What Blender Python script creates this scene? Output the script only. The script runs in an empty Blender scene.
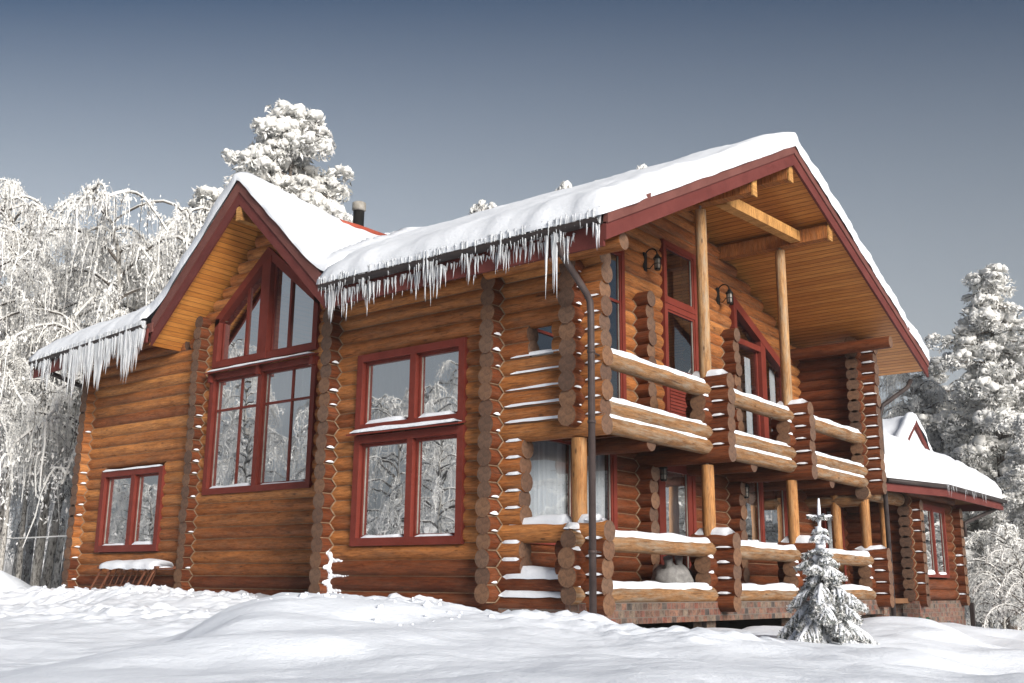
import bpy, math, random
import numpy as np
from mathutils import Vector, Matrix, noise
from math import sin, cos, pi, radians, sqrt, atan2

random.seed(7)
rng = np.random.default_rng(11)
SC = bpy.context.scene
COL = SC.collection

# ------------------------------------------------------------------ materials
def new_mat(name):
    m = bpy.data.materials.new(name); m.use_nodes = True
    nt = m.node_tree
    b = nt.nodes['Principled BSDF']
    return m, nt, b

def nd(nt, typ, **kw):
    n = nt.nodes.new(typ)
    for k, v in kw.items():
        if k in n.inputs: n.inputs[k].default_value = v
        else: setattr(n, k, v)
    return n

def ramp(nt, fac, stops):
    r = nt.nodes.new('ShaderNodeValToRGB')
    els = r.color_ramp.elements
    while len(els) < len(stops): els.new(0.5)
    for e, (p, c) in zip(els, stops):
        e.position = p; e.color = (*c, 1)
    nt.links.new(fac, r.inputs[0])
    return r.outputs[0]

def mixc(nt, fac, a, b, mode='MIX'):
    n = nt.nodes.new('ShaderNodeMix'); n.data_type = 'RGBA'; n.blend_type = mode
    for sock, v in ((n.inputs[0], fac), (n.inputs[6], a), (n.inputs[7], b)):
        if hasattr(v, 'is_linked') or isinstance(v, bpy.types.NodeSocket): nt.links.new(v, sock)
        elif isinstance(v, (int, float)): sock.default_value = v
        else: sock.default_value = (*v, 1)
    return n.outputs[2]

def bump(nt, h, strength, dist, b):
    n = nd(nt, 'ShaderNodeBump', Strength=strength, Distance=dist)
    nt.links.new(h, n.inputs['Height']); nt.links.new(n.outputs[0], b.inputs['Normal'])
    return n

def uvmap(nt, scale):
    tc = nt.nodes.new('ShaderNodeTexCoord'); mp = nt.nodes.new('ShaderNodeMapping')
    mp.inputs['Scale'].default_value = scale
    nt.links.new(tc.outputs['UV'], mp.inputs[0])
    return mp.outputs[0]

def objco(nt, scale=(1, 1, 1)):
    tc = nt.nodes.new('ShaderNodeTexCoord'); mp = nt.nodes.new('ShaderNodeMapping')
    mp.inputs['Scale'].default_value = scale
    nt.links.new(tc.outputs['Object'], mp.inputs[0])
    return mp.outputs[0]

def tex_noise(nt, vec, scale, detail=4, rough=.6, dist=0):
    n = nd(nt, 'ShaderNodeTexNoise', Scale=scale, Detail=detail, Roughness=rough, Distortion=dist)
    nt.links.new(vec, n.inputs['Vector'])
    return n.outputs[0]

def wood(name, cols, grey=None, rough=.5, streak=1.0, knots=True, greyamt=.35):
    """long grain along U, one tone per island, knots, checks, weathering"""
    m, nt, b = new_mat(name)
    geo = nt.nodes.new('ShaderNodeNewGeometry')
    base = ramp(nt, geo.outputs['Random Per Island'], [(i / (len(cols) - 1), c) for i, c in enumerate(cols)])
    v = uvmap(nt, (1.7, 15, 1))
    g = tex_noise(nt, v, 3.2, 7, .75, .7)
    gr = ramp(nt, g, [(.27, (.24, .17, .13)), (.44, (.8, .76, .72)), (.55, (1.02, 1.02, 1.02)), (.74, (1.45, 1.36, 1.2))])
    c = mixc(nt, streak, base, gr, 'MULTIPLY')
    s2 = tex_noise(nt, uvmap(nt, (.9, 7, 1)), 2.4, 7, .78, .9)
    c = mixc(nt, .9, c, ramp(nt, s2, [(.33, (.50, .42, .36)), (.48, (.95, .93, .9)), (.66, (1.25, 1.2, 1.12))]), 'MULTIPLY')
    # broad patches along the log
    p = tex_noise(nt, uvmap(nt, (.55, 2.2, 1)), 1.6, 4, .6)
    pr = ramp(nt, p, [(.28, (.45, .37, .32)), (.5, (.98, .97, .96)), (.75, (1.25, 1.22, 1.14))])
    c = mixc(nt, .8, c, pr, 'MULTIPLY')
    if grey:
        w = tex_noise(nt, uvmap(nt, (.8, 5, 1)), 2.3, 5, .7)
        wf = ramp(nt, w, [(.46, (0, 0, 0)), (.66, (greyamt,) * 3)])
        c = mixc(nt, wf, c, grey)
    if knots:
        vo = nd(nt, 'ShaderNodeTexVoronoi', Scale=1.0)
        nt.links.new(uvmap(nt, (2.1, 5.5, 1)), vo.inputs['Vector'])
        kf = ramp(nt, vo.outputs['Distance'], [(.05, (1, 1, 1)), (.13, (0, 0, 0))])
        c = mixc(nt, mixc(nt, .75, (0, 0, 0), kf), c, (.055, .024, .012))
    # thin drying cracks
    ck = tex_noise(nt, uvmap(nt, (.7, 26, 1)), 2.0, 3, .5, .3)
    cf = ramp(nt, ck, [(.64, (0, 0, 0)), (.69, (.85, .85, .85))])
    c = mixc(nt, cf, c, (.04, .02, .012))
    nt.links.new(c, b.inputs['Base Color'])
    b.inputs['Roughness'].default_value = rough
    b.inputs['Specular IOR Level'].default_value = .12
    bump(nt, mixc(nt, .5, g, cf, 'DIFFERENCE'), .6, .014, b)
    return m

M = {}
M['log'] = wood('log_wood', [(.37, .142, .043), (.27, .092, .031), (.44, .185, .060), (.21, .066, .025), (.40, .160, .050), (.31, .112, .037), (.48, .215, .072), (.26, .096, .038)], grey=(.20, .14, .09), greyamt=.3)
M['log_dark'] = wood('log_wood_dark', [(.15, .044, .018), (.11, .031, .013), (.175, .054, .021), (.125, .038, .016)], grey=(.15, .09, .06), greyamt=.3)
M['rail'] = wood('rail_wood', [(.30, .175, .088), (.25, .135, .064), (.33, .20, .105)], grey=(.27, .23, .175), rough=.65, greyamt=.8)
M['post'] = wood('post_wood', [(.40, .20, .078), (.36, .175, .066)], grey=(.33, .22, .12), rough=.55, greyamt=.5)
M['post_w'] = wood('post_wood_weathered', [(.44, .255, .12), (.40, .24, .115)], grey=(.33, .265, .19), rough=.6, greyamt=.85)
M['beam'] = wood('beam_wood', [(.50, .27, .095), (.46, .25, .09)], rough=.6)

def end_grain():
    m, nt, b = new_mat('log_end_grain')
    tc = nt.nodes.new('ShaderNodeTexCoord')
    ln = nt.nodes.new('ShaderNodeVectorMath'); ln.operation = 'LENGTH'
    nz = nd(nt, 'ShaderNodeTexNoise', Scale=6, Detail=3)
    nt.links.new(tc.outputs['UV'], nz.inputs['Vector'])
    add = nt.nodes.new('ShaderNodeVectorMath'); add.operation = 'MULTIPLY_ADD'
    nt.links.new(nz.outputs['Color'], add.inputs[0]); add.inputs[1].default_value = (.03, .03, 0)
    nt.links.new(tc.outputs['UV'], add.inputs[2])
    nt.links.new(add.outputs[0], ln.inputs[0])
    mul = nd(nt, 'ShaderNodeMath', operation='MULTIPLY'); mul.inputs[1].default_value = 420
    nt.links.new(ln.outputs['Value'], mul.inputs[0])
    sn = nd(nt, 'ShaderNodeMath', operation='SINE'); nt.links.new(mul.outputs[0], sn.inputs[0])
    rg = ramp(nt, sn.outputs[0], [(0, (.55, .52, .5)), (.6, (1, 1, 1))])
    geo = nt.nodes.new('ShaderNodeNewGeometry')
    base = ramp(nt, geo.outputs['Random Per Island'], [(0, (.165, .080, .042)), (.25, (.10, .053, .033)), (.5, (.20, .10, .05)), (.75, (.13, .072, .045)), (1, (.165, .092, .055))])
    c = mixc(nt, .7, base, rg, 'MULTIPLY')
    mo = tex_noise(nt, tc.outputs['UV'], 14, 5, .75)
    c = mixc(nt, 1, c, ramp(nt, mo, [(.3, (.45, .42, .4)), (.52, (1, 1, 1)), (.72, (1.5, 1.45, 1.4))]), 'MULTIPLY')
    # radial drying checks
    gt = nt.nodes.new('ShaderNodeTexGradient'); gt.gradient_type = 'RADIAL'; nt.links.new(add.outputs[0], gt.inputs[0])
    ck = nd(nt, 'ShaderNodeMath', operation='MULTIPLY'); ck.inputs[1].default_value = 7; nt.links.new(gt.outputs['Fac'], ck.inputs[0])
    fc = nd(nt, 'ShaderNodeMath', operation='FRACT'); nt.links.new(ck.outputs[0], fc.inputs[0])
    c = mixc(nt, mixc(nt, .8, (0, 0, 0), ramp(nt, fc.outputs[0], [(0, (1, 1, 1)), (.07, (0, 0, 0))])), c, (.03, .02, .015))
    fr = tex_noise(nt, tc.outputs['UV'], 45, 4, .75)
    ff = ramp(nt, fr, [(.60, (0, 0, 0)), (.78, (.45, .45, .45))])
    c = mixc(nt, ff, c, (.34, .31, .28))
    nt.links.new(c, b.inputs['Base Color']); b.inputs['Roughness'].default_value = .85
    bump(nt, mo, .4, .01, b)
    return m
M['end'] = end_grain()

def boards(name, cols, pitch, rough=.5, dark=.35):
    """planks: U along the board, V across"""
    m, nt, b = new_mat(name)
    tc = nt.nodes.new('ShaderNodeTexCoord')
    sp = nt.nodes.new('ShaderNodeSeparateXYZ'); nt.links.new(tc.outputs['UV'], sp.inputs[0])
    dv = nd(nt, 'ShaderNodeMath', operation='DIVIDE'); dv.inputs[1].default_value = pitch
    nt.links.new(sp.outputs[1], dv.inputs[0])
    fl = nd(nt, 'ShaderNodeMath', operation='FLOOR'); nt.links.new(dv.outputs[0], fl.inputs[0])
    fr = nd(nt, 'ShaderNodeMath', operation='FRACT'); nt.links.new(dv.outputs[0], fr.inputs[0])
    wn = nd(nt, 'ShaderNodeTexWhiteNoise', noise_dimensions='1D'); nt.links.new(fl.outputs[0], wn.inputs['W'])
    base = ramp(nt, wn.outputs['Value'], [(i / (len(cols) - 1), c) for i, c in enumerate(cols)])
    cb = nt.nodes.new('ShaderNodeCombineXYZ'); nt.links.new(sp.outputs[0], cb.inputs[0]); nt.links.new(sp.outputs[1], cb.inputs[1])
    nt.links.new(wn.outputs['Value'], cb.inputs[2])
    mp = nt.nodes.new('ShaderNodeMapping'); mp.inputs['Scale'].default_value = (1, 14, 9); nt.links.new(cb.outputs[0], mp.inputs[0])
    g = tex_noise(nt, mp.outputs[0], 2.5, 6, .7, .5)
    gr = ramp(nt, g, [(.3, (.6, .52, .45)), (.55, (1, 1, 1)), (.75, (1.2, 1.15, 1.05))])
    c = mixc(nt, .9, base, gr, 'MULTIPLY')
    gap = ramp(nt, fr.outputs[0], [(0, (dark,) * 3), (.07, (dark,) * 3), (.13, (1, 1, 1)), (.9, (1, 1, 1)), (1, (.7, .7, .7))])
    c = mixc(nt, 1, c, gap, 'MULTIPLY')
    nt.links.new(c, b.inputs['Base Color']); b.inputs['Roughness'].default_value = rough
    hh = ramp(nt, fr.outputs[0], [(0, (0, 0, 0)), (.12, (1, 1, 1)), (1, (1, 1, 1))])
    bump(nt, hh, .6, .02, b)
    return m
M['soffit'] = boards('soffit_boards', [(.58, .235, .048), (.50, .19, .038), (.63, .27, .062), (.54, .21, .043)], .115)

def paint(name, c0, c1, rough=.5, sc=3, bumpy=.15):
    m, nt, b = new_mat(name)
    b.inputs['Specular IOR Level'].default_value = .12
    v = objco(nt)
    n = tex_noise(nt, v, sc, 6, .65)
    c = ramp(nt, n, [(.35, c0), (.65, c1)])
    n2 = tex_noise(nt, objco(nt, (1, 1, 1)), 38, 3, .6)
    c = mixc(nt, .3, c, ramp(nt, n2, [(.3, (.7, .7, .7)), (.7, (1.15, 1.15, 1.15))]), 'MULTIPLY')
    nt.links.new(c, b.inputs['Base Color']); b.inputs['Roughness'].default_value = rough
    bump(nt, n2, bumpy, .004, b)
    return m
M['barge'] = paint('barge_paint', (.105, .027, .023), (.14, .039, .033), .55, 2.2)
M['barge2'] = paint('barge_metal', (.125, .048, .040), (.165, .067, .056), .5, 2)
M['red'] = paint('window_red_paint', (.130, .024, .016), (.170, .034, .024), .42, 3)
M['redmetal'] = paint('roof_metal', (.30, .06, .035), (.36, .08, .045), .4, 3)
M['dark'] = paint('dark_metal', (.035, .028, .028), (.055, .043, .04), .4, 4)
M['pipe'] = paint('downpipe_metal', (.05, .037, .035), (.075, .056, .052), .42, 4)
M['black'] = paint('black_iron', (.010, .010, .010), (.018, .017, .016), .4, 6)
M['steel'] = paint('steel_cap', (.22, .20, .17), (.32, .30, .27), .4, 6)
M['caulk'] = paint('caulk_rope', (.20, .135, .085), (.30, .21, .135), .9, 9)
M['void'] = paint('interior_shade', (.012, .009, .007), (.02, .016, .012), .9, 2)  # near-black base puts indoor and underfloor shade into the colour
M['floor'] = paint('deck_boards', (.16, .08, .04), (.2, .1, .05), .7, 3)
M['sack'] = paint('sack_cloth', (.15, .145, .14), (.26, .25, .24), .9, 9)
M['green'] = paint('green_plastic', (.008, .05, .028), (.012, .075, .04), .5, 6)
M['rack'] = paint('rack_paint', (.12, .045, .026), (.17, .07, .04), .6, 5)

def snow_mat(name, col=(.85, .875, .91), bs=.25, clump=9.0, dist=.03):
    m, nt, b = new_mat(name)
    v = objco(nt)
    n1 = tex_noise(nt, v, clump, 8, .65)
    n2 = tex_noise(nt, v, 1.3, 4, .6)
    c = ramp(nt, n2, [(.3, tuple(x * .96 for x in col)), (.7, col)])
    nt.links.new(c, b.inputs['Base Color'])
    b.inputs['Roughness'].default_value = .75
    b.inputs['Specular IOR Level'].default_value = .25
    b.inputs['Subsurface Weight'].default_value = .0
    bump(nt, n1, bs, dist, b)
    return m
M['snow'] = snow_mat('snow', col=(.74, .76, .80), bs=.5, clump=14)
M['roofsnow'] = snow_mat('roof_snow', col=(.70, .722, .76), bs=.45, clump=7)
M['ground'] = snow_mat('ground_snow', col=(.82, .855, .91), bs=.45, clump=13, dist=.03)

def frost_mat(name, c0, c1, sc=2.0):
    m, nt, b = new_mat(name)
    oi = nt.nodes.new('ShaderNodeObjectInfo')
    n = tex_noise(nt, objco(nt), sc, 3, .6)
    c = ramp(nt, n, [(.35, c0), (.65, c1)])
    nt.links.new(c, b.inputs['Base Color']); b.inputs['Roughness'].default_value = .85
    b.inputs['Specular IOR Level'].default_value = .15
    # frost lets some light through
    tr = nt.nodes.new('ShaderNodeBsdfTranslucent'); nt.links.new(c, tr.inputs[0])
    mx = nt.nodes.new('ShaderNodeMixShader'); mx.inputs[0].default_value = .3
    nt.links.new(b.outputs[0], mx.inputs[1]); nt.links.new(tr.outputs[0], mx.inputs[2])
    nt.links.new(mx.outputs[0], nt.nodes['Material Output'].inputs[0])
    return m
M['frost'] = frost_mat('hoar_frost', (.84, .83, .80), (.95, .94, .91))
M['frostgrey'] = frost_mat('thin_frost', (.55, .55, .55), (.76, .75, .74))
M['needle'] = paint('frosted_needles', (.13, .135, .12), (.30, .305, .29), .85, 3)
M['needle_g'] = paint('green_needles', (.075, .085, .075), (.22, .24, .23), .85, 7)
M['twig'] = paint('dark_twigs', (.06, .05, .045), (.13, .115, .10), .9, 5)
def bark_mat(name, a, bb, c_):
    m, nt, b = new_mat(name)
    n = tex_noise(nt, objco(nt, (3, 3, 1.2)), 4.5, 6, .7)
    c = ramp(nt, n, [(.38, a), (.5, bb), (.68, c_)])
    nt.links.new(c, b.inputs['Base Color']); b.inputs['Roughness'].default_value = .9
    bump(nt, n, .5, .02, b)
    return m
M['birchbark'] = bark_mat('birch_bark', (.06, .055, .05), (.38, .36, .33), (.62, .6, .56))
M['pinebark'] = bark_mat('pine_bark', (.06, .045, .035), (.13, .10, .08), (.36, .34, .32))

def ice_mat():
    m, nt, b = new_mat('icicle_ice')
    n = tex_noise(nt, objco(nt, (1, 1, .35)), 22, 3, .6)
    nt.links.new(ramp(nt, n, [(.3, (.70, .73, .77)), (.7, (.92, .94, .96))]), b.inputs['Base Color'])
    b.inputs['Roughness'].default_value = .18
    b.inputs['IOR'].default_value = 1.31
    b.inputs['Transmission Weight'].default_value = .5
    bump(nt, n, .4, .01, b)
    return m
M['ice'] = ice_mat()

def glass_mat(name, refl=.42, tint=(.95, .97, .98)):
    m, nt, b = new_mat(name)
    nt.nodes.remove(b)
    tr = nt.nodes.new('ShaderNodeBsdfTransparent'); tr.inputs[0].default_value = (*tint, 1)
    gl = nt.nodes.new('ShaderNodeBsdfGlossy'); gl.inputs['Roughness'].default_value = .004
    gl.inputs['Color'].default_value = (.98, .99, 1, 1)
    fr = nd(nt, 'ShaderNodeFresnel', IOR=1.9)
    mr = nd(nt, 'ShaderNodeMath', operation='MULTIPLY_ADD'); mr.inputs[1].default_value = .9; mr.inputs[2].default_value = refl
    nt.links.new(fr.outputs[0], mr.inputs[0]); mr.use_clamp = True
    n = tex_noise(nt, objco(nt), 2.2, 1, .4)
    bp = nd(nt, 'ShaderNodeBump', Strength=.035, Distance=.04); nt.links.new(n, bp.inputs['Height'])
    nt.links.new(bp.outputs[0], gl.inputs['Normal'])
    mx = nt.nodes.new('ShaderNodeMixShader')
    nt.links.new(mr.outputs[0], mx.inputs[0]); nt.links.new(tr.outputs[0], mx.inputs[1]); nt.links.new(gl.outputs[0], mx.inputs[2])
    nt.links.new(mx.outputs[0], nt.nodes['Material Output'].inputs[0])
    return m
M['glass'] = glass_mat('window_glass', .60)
M['glass_dim'] = glass_mat('window_glass_shaded', .16)  # shaded copy of the window glass, its reflection turned down in the material
def cloth_mat():
    m, nt, b = new_mat('curtain_cloth')
    n = tex_noise(nt, objco(nt, (9, 9, .5)), 3, 3, .6)
    nt.links.new(ramp(nt, n, [(.3, (.76, .80, .86)), (.7, (.93, .95, .97))]), b.inputs['Base Color'])
    b.inputs['Roughness'].default_value = .9
    return m
M['curtain'] = cloth_mat()

def brick_mat():
    m, nt, b = new_mat('brick_cladding')
    v = uvmap(nt, (1, 1, 1))
    br = nd(nt, 'ShaderNodeTexBrick', Scale=1.0)
    br.offset = .5
    br.inputs['Brick Width'].default_value = .135; br.inputs['Row Height'].default_value = .098
    br.inputs['Mortar Size'].default_value = .006; br.inputs['Bias'].default_value = 0
    br.inputs['Color1'].default_value = (0, 0, 0, 1); br.inputs['Color2'].default_value = (1, 1, 1, 1)
    br.inputs['Mortar'].default_value = (.5, .5, .5, 1)
    nt.links.new(v, br.inputs['Vector'])
    c = ramp(nt, br.outputs['Color'], [(0, (.19, .065, .042)), (.22, (.15, .085, .058)), (.42, (.23, .115, .075)), (.60, (.055, .045, .04)), (.8, (.20, .145, .105)), (1, (.17, .055, .038))])
    n = tex_noise(nt, v, 11, 6, .75)
    c = mixc(nt, .95, c, ramp(nt, n, [(.34, (.22, .21, .2)), (.55, (.95, .95, .95)), (.75, (1.5, 1.45, 1.4))]), 'MULTIPLY')
    c = mixc(nt, br.outputs['Fac'], c, (.13, .11, .095))
    nt.links.new(c, b.inputs['Base Color']); b.inputs['Roughness'].default_value = .85
    bump(nt, br.outputs['Fac'], -.6, .01, b)
    return m
M['brick'] = brick_mat()

# ------------------------------------------------------------------ mesh builder
class MB:
    def __init__(s): s.v = []; s.f = []; s.mi = []; s.uv = []; s.sm = []
    def face(s, idx, mi=0, uv=None, smooth=False):
        s.f.append(idx); s.mi.append(mi); s.uv.append(uv if uv else [(0, 0)] * len(idx)); s.sm.append(smooth)
    def quadface(s, pts, mi=0, uv=None, smooth=False):
        n = len(s.v); s.v += [tuple(p) for p in pts]; s.face(list(range(n, n + len(pts))), mi, uv, smooth)
    def box(s, a, b, mi=0):
        x0, y0, z0 = a; x1, y1, z1 = b
        P = lambda *q: q
        for pts, ua, va in (
            ([(x0, y0, z0), (x1, y0, z0), (x1, y0, z1), (x0, y0, z1)], 0, 2),
            ([(x1, y1, z0), (x0, y1, z0), (x0, y1, z1), (x1, y1, z1)], 0, 2),
            ([(x1, y0, z0), (x1, y1, z0), (x1, y1, z1), (x1, y0, z1)], 1, 2),
            ([(x0, y1, z0), (x0, y0, z0), (x0, y0, z1), (x0, y1, z1)], 1, 2),
            ([(x0, y0, z1), (x1, y0, z1), (x1, y1, z1), (x0, y1, z1)], 0, 1),
            ([(x0, y1, z0), (x1, y1, z0), (x1, y0, z0), (x0, y0, z0)], 0, 1)):
            s.quadface(pts, mi, [(p[ua], p[va]) for p in pts])
    def prism(s, pts, d, mi=0, mi_side=None):
        """polygon pts (3D, planar) extruded by vector d; closed"""
        d = Vector(d); A = [Vector(p) for p in pts]; B = [p + d for p in A]
        nrm = Vector((0, 0, 0))
        for i in range(len(A)):
            nrm += A[i].cross(A[(i + 1) % len(A)])
        if nrm.dot(d) > 0: A = A[::-1]; B = B[::-1]
        mi2 = mi if mi_side is None else mi_side
        u = (A[1] - A[0]).normalized(); n = nrm.normalized(); w = n.cross(u)
        uvf = lambda L: [(p.dot(u), p.dot(w)) for p in L]
        s.quadface(A, mi, uvf(A)); s.quadface(B[::-1], mi, uvf(B[::-1]))
        for i in range(len(A)):
            j = (i + 1) % len(A)
            L = [A[j], A[i], B[i], B[j]]
            e = (A[j] - A[i]).length
            s.quadface(L, mi2, [(e, 0), (0, 0), (0, d.length), (e, d.length)])
    def bar(s, p0, p1, w, h, up=(0, 0, 1), mi=0):
        """rectangular bar from p0 to p1, w across, h along up"""
        p0 = Vector(p0); p1 = Vector(p1); d = (p1 - p0)
        dn = d.normalized(); sd = dn.cross(Vector(up)).normalized(); u = sd.cross(dn)
        a = [p0 + sd * (w / 2 * i) + u * (h / 2 * j) for i, j in ((-1, -1), (1, -1), (1, 1), (-1, 1))]
        s.prism(a, d, mi)
    def log(s, p0, p1, r0, r1=None, n=14, mi=0, mi_end=1, jit=.035, seg=.55, caps=True):
        p0 = Vector(p0); p1 = Vector(p1); r1 = r0 if r1 is None else r1
        d = p1 - p0; L = d.length; dn = d / L
        a = Vector((0, 0, 1)) if abs(dn.z) < .9 else Vector((1, 0, 0))
        e1 = dn.cross(a).normalized(); e2 = e1.cross(dn)
        k = max(1, int(L / seg)); off = random.random() * 50; ph = random.random() * 9
        base = len(s.v)
        for i in range(k + 1):
            t = i / k; rr = r0 + (r1 - r0) * t
            rr *= 1 + jit * (noise.noise(Vector((off, t * L * .8, 3.1))))
            c = p0 + d * t
            for j in range(n):
                th = 2 * pi * j / n
                q = rr * (1 + jit * .5 * noise.noise(Vector((off + 9, t * L * 1.2, th))))
                s.v.append(tuple(c + e1 * (q * cos(th)) + e2 * (q * sin(th))))
        for i in range(k):
            for j in range(n):
                j2 = (j + 1) % n
                u0 = off + L * i / k; u1 = off + L * (i + 1) / k
                v0 = ph + r0 * 2 * pi * j / n; v1 = ph + r0 * 2 * pi * (j + 1) / n
                s.face([base + i * n + j, base + i * n + j2, base + (i + 1) * n + j2, base + (i + 1) * n + j], mi,
                       [(u0, v0), (u0, v1), (u1, v1), (u1, v0)], True)
        if caps:
            for end in (0, k):
                idx = [base + end * n + j for j in range(n)]
                pts = [s.v[q] for q in idx]
                if end == 0: pts = pts[::-1]
                uv = []
                for p in pts:
                    q = Vector(p) - (p0 if end == 0 else p1)
                    uv.append((q.dot(e1), q.dot(e2)))
                c = p0 if end == 0 else p1
                b0 = len(s.v); s.v += pts + [tuple(c)]
                for j in range(n):
                    j2 = (j + 1) % n
                    s.face([b0 + j, b0 + j2, b0 + n], mi_end, [uv[j], uv[j2], (0, 0)])
    def tube(s, pts, r, n=6, mi=0, smooth=True, close=True):
        P = [Vector(p) for p in pts]; rs = r if isinstance(r, (list, tuple)) else [r] * len(P)
        base = len(s.v); up = None; acc = 0
        for i, p in enumerate(P):
            t = (P[min(i + 1, len(P) - 1)] - P[max(i - 1, 0)]).normalized()
            if up is None:
                up = Vector((0, 0, 1)) if abs(t.z) < .9 else Vector((1, 0, 0))
            e1 = t.cross(up).normalized(); e2 = e1.cross(t); up = e2
            for j in range(n):
                th = 2 * pi * j / n
                s.v.append(tuple(p + e1 * (rs[i] * cos(th)) + e2 * (rs[i] * sin(th))))
        for i in range(len(P) - 1):
            l = (P[i + 1] - P[i]).length
            for j in range(n):
                j2 = (j + 1) % n
                s.face([base + i * n + j, base + i * n + j2, base + (i + 1) * n + j2, base + (i + 1) * n + j], mi,
                       [(acc, j / n), (acc, (j + 1) / n), (acc + l, (j + 1) / n), (acc + l, j / n)], smooth)
            acc += l
        if close:
            s.face([base + j for j in range(n)][::-1], mi); s.face([base + (len(P) - 1) * n + j for j in range(n)], mi)
    def build(s, name, mats, parent=None, **props):
        me = bpy.data.meshes.new(name)
        me.from_pydata(s.v, [], s.f)
        if not isinstance(mats, (list, tuple)): mats = [mats]
        for m in mats: me.materials.append(m)
        me.polygons.foreach_set('material_index', s.mi)
        me.polygons.foreach_set('use_smooth', s.sm)
        uvl = me.uv_layers.new(name='UVMap')
        flat = [c for f in s.uv for p in f for c in p]
        uvl.data.foreach_set('uv', flat)
        me.validate(); me.update()
        o = bpy.data.objects.new(name, me); COL.objects.link(o)
        if parent:
            o.parent = parent
            o.matrix_parent_inverse = Matrix.Translation(-parent.location)
        for k, v in props.items(): o[k] = v
        return o

def np_mesh(name, V, F, mats, mi=None, smooth=False, parent=None, **props):
    """V (n,3), F (m,k) arrays of equal face size"""
    me = bpy.data.meshes.new(name)
    V = np.asarray(V, np.float32); F = np.asarray(F, np.int32)
    k = F.shape[1]
    me.vertices.add(len(V)); me.vertices.foreach_set('co', V.ravel())
    me.loops.add(F.size); me.loops.foreach_set('vertex_index', F.ravel())
    me.polygons.add(len(F)); me.polygons.foreach_set('loop_start', np.arange(0, F.size, k, dtype=np.int32))
    if not isinstance(mats, (list, tuple)): mats = [mats]
    for m in mats: me.materials.append(m)
    if mi is not None: me.polygons.foreach_set('material_index', np.asarray(mi, np.int32))
    me.polygons.foreach_set('use_smooth', np.full(len(F), smooth))
    me.update(calc_edges=True); me.validate()
    o = bpy.data.objects.new(name, me); COL.objects.link(o)
    if parent:
        o.parent = parent; o.matrix_parent_inverse = Matrix.Translation(-parent.location)
    for kk, v in props.items(): o[kk] = v
    return o

def thing(name, label, cat, loc=(0, 0, 0), group=None):
    o = bpy.data.objects.new(name, None); COL.objects.link(o)
    o.empty_display_size = .3
    o.location = loc; o['label'] = label; o['category'] = cat
    if group: o['group'] = group
    bpy.context.view_layer.update()
    return o
def tag(o, label, cat, group=None):
    o['label'] = label; o['category'] = cat
    if group: o['group'] = group
    return o
def fbm(x, y, z=0., o=4):
    return noise.fractal(Vector((x, y, z)), 1.0, 2.0, o)

# ------------------------------------------------------------------ world, sun, camera
SUN_AZ, SUN_EL = radians(112), radians(20)     # azimuth from +Y towards +X
w = bpy.data.worlds.new('World'); SC.world = w; w.use_nodes = True
nt = w.node_tree; bg = nt.nodes['Background']
sky = nt.nodes.new('ShaderNodeTexSky'); sky.sky_type = 'NISHITA'; sky.sun_disc = False
sky.sun_elevation = SUN_EL; sky.sun_rotation = SUN_AZ
sky.altitude = 200; sky.air_density = 1.0; sky.dust_density = 5.0; sky.ozone_density = 2.5
hs = nt.nodes.new('ShaderNodeHueSaturation'); hs.inputs['Saturation'].default_value = .95
nt.links.new(sky.outputs[0], hs.inputs['Color']); nt.links.new(hs.outputs[0], bg.inputs[0])
bg.inputs[1].default_value = .05
sl = bpy.data.lights.new('sun', 'SUN'); sl.energy = 4.1; sl.angle = radians(28); sl.color = (1, .975, .94)
so = bpy.data.objects.new('sun', sl); COL.objects.link(so)
sd = Vector((sin(SUN_AZ) * cos(SUN_EL), cos(SUN_AZ) * cos(SUN_EL), sin(SUN_EL)))
so.rotation_euler = sd.to_track_quat('Z', 'Y').to_euler(); so.location = sd * 60

CAMZ = 1.2
cam = bpy.data.cameras.new('camera'); co = bpy.data.objects.new('camera', cam); COL.objects.link(co)
yaw, pit, rol = radians(-38.206), radians(13.161), radians(.611)
fw = Vector((sin(yaw) * cos(pit), cos(yaw) * cos(pit), sin(pit)))
rt = Vector((cos(yaw), -sin(yaw), 0)); up = rt.cross(fw)
r2 = rt * cos(rol) + up * sin(rol); u2 = -rt * sin(rol) + up * cos(rol)
co.matrix_world = Matrix(((r2.x, u2.x, -fw.x, 0), (r2.y, u2.y, -fw.y, 0), (r2.z, u2.z, -fw.z, CAMZ), (0, 0, 0, 1)))
cam.sensor_width = 36; cam.lens = 36 * 1042.1 / 1024; cam.clip_end = 4000; cam.clip_start = .05
SC.camera = co
SC.view_settings.view_transform = 'Standard'; SC.view_settings.look = 'None'
SC.view_settings.exposure = .5; SC.view_settings.gamma = 1
SC.cycles.max_bounces = 6; SC.cycles.transparent_max_bounces = 8; SC.cycles.diffuse_bounces = 3
SC.cycles.use_denoising = True
SC.cycles.use_adaptive_sampling = True; SC.cycles.adaptive_threshold = .025
SC.cycles.caustics_reflective = False; SC.cycles.caustics_refractive = False

# ------------------------------------------------------------------ the log house
C = .232; R = .142; Z0 = 1.2
VG = sqrt(R * R - (C / 2) ** 2)      # depth of the groove between two logs
zk = lambda k: Z0 + C * k
YF, YB = 11.53, 12.73               # projecting front wall, set-back front wall
XA, XB, XC, XD, XE = -22.15, -18.0, -12.69, -9.29, -7.88
YC2, YC3, YR = 15.2, 18.5, 22.25    # cross walls seen on the balcony side
PX = .42                             # on the balcony side
P = .33                              # how far log ends stick out
house = thing('log_house', 'large two-storey log house with red windows, snow-covered roof and long balcony', 'house', (-13, 14, .5))

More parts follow.
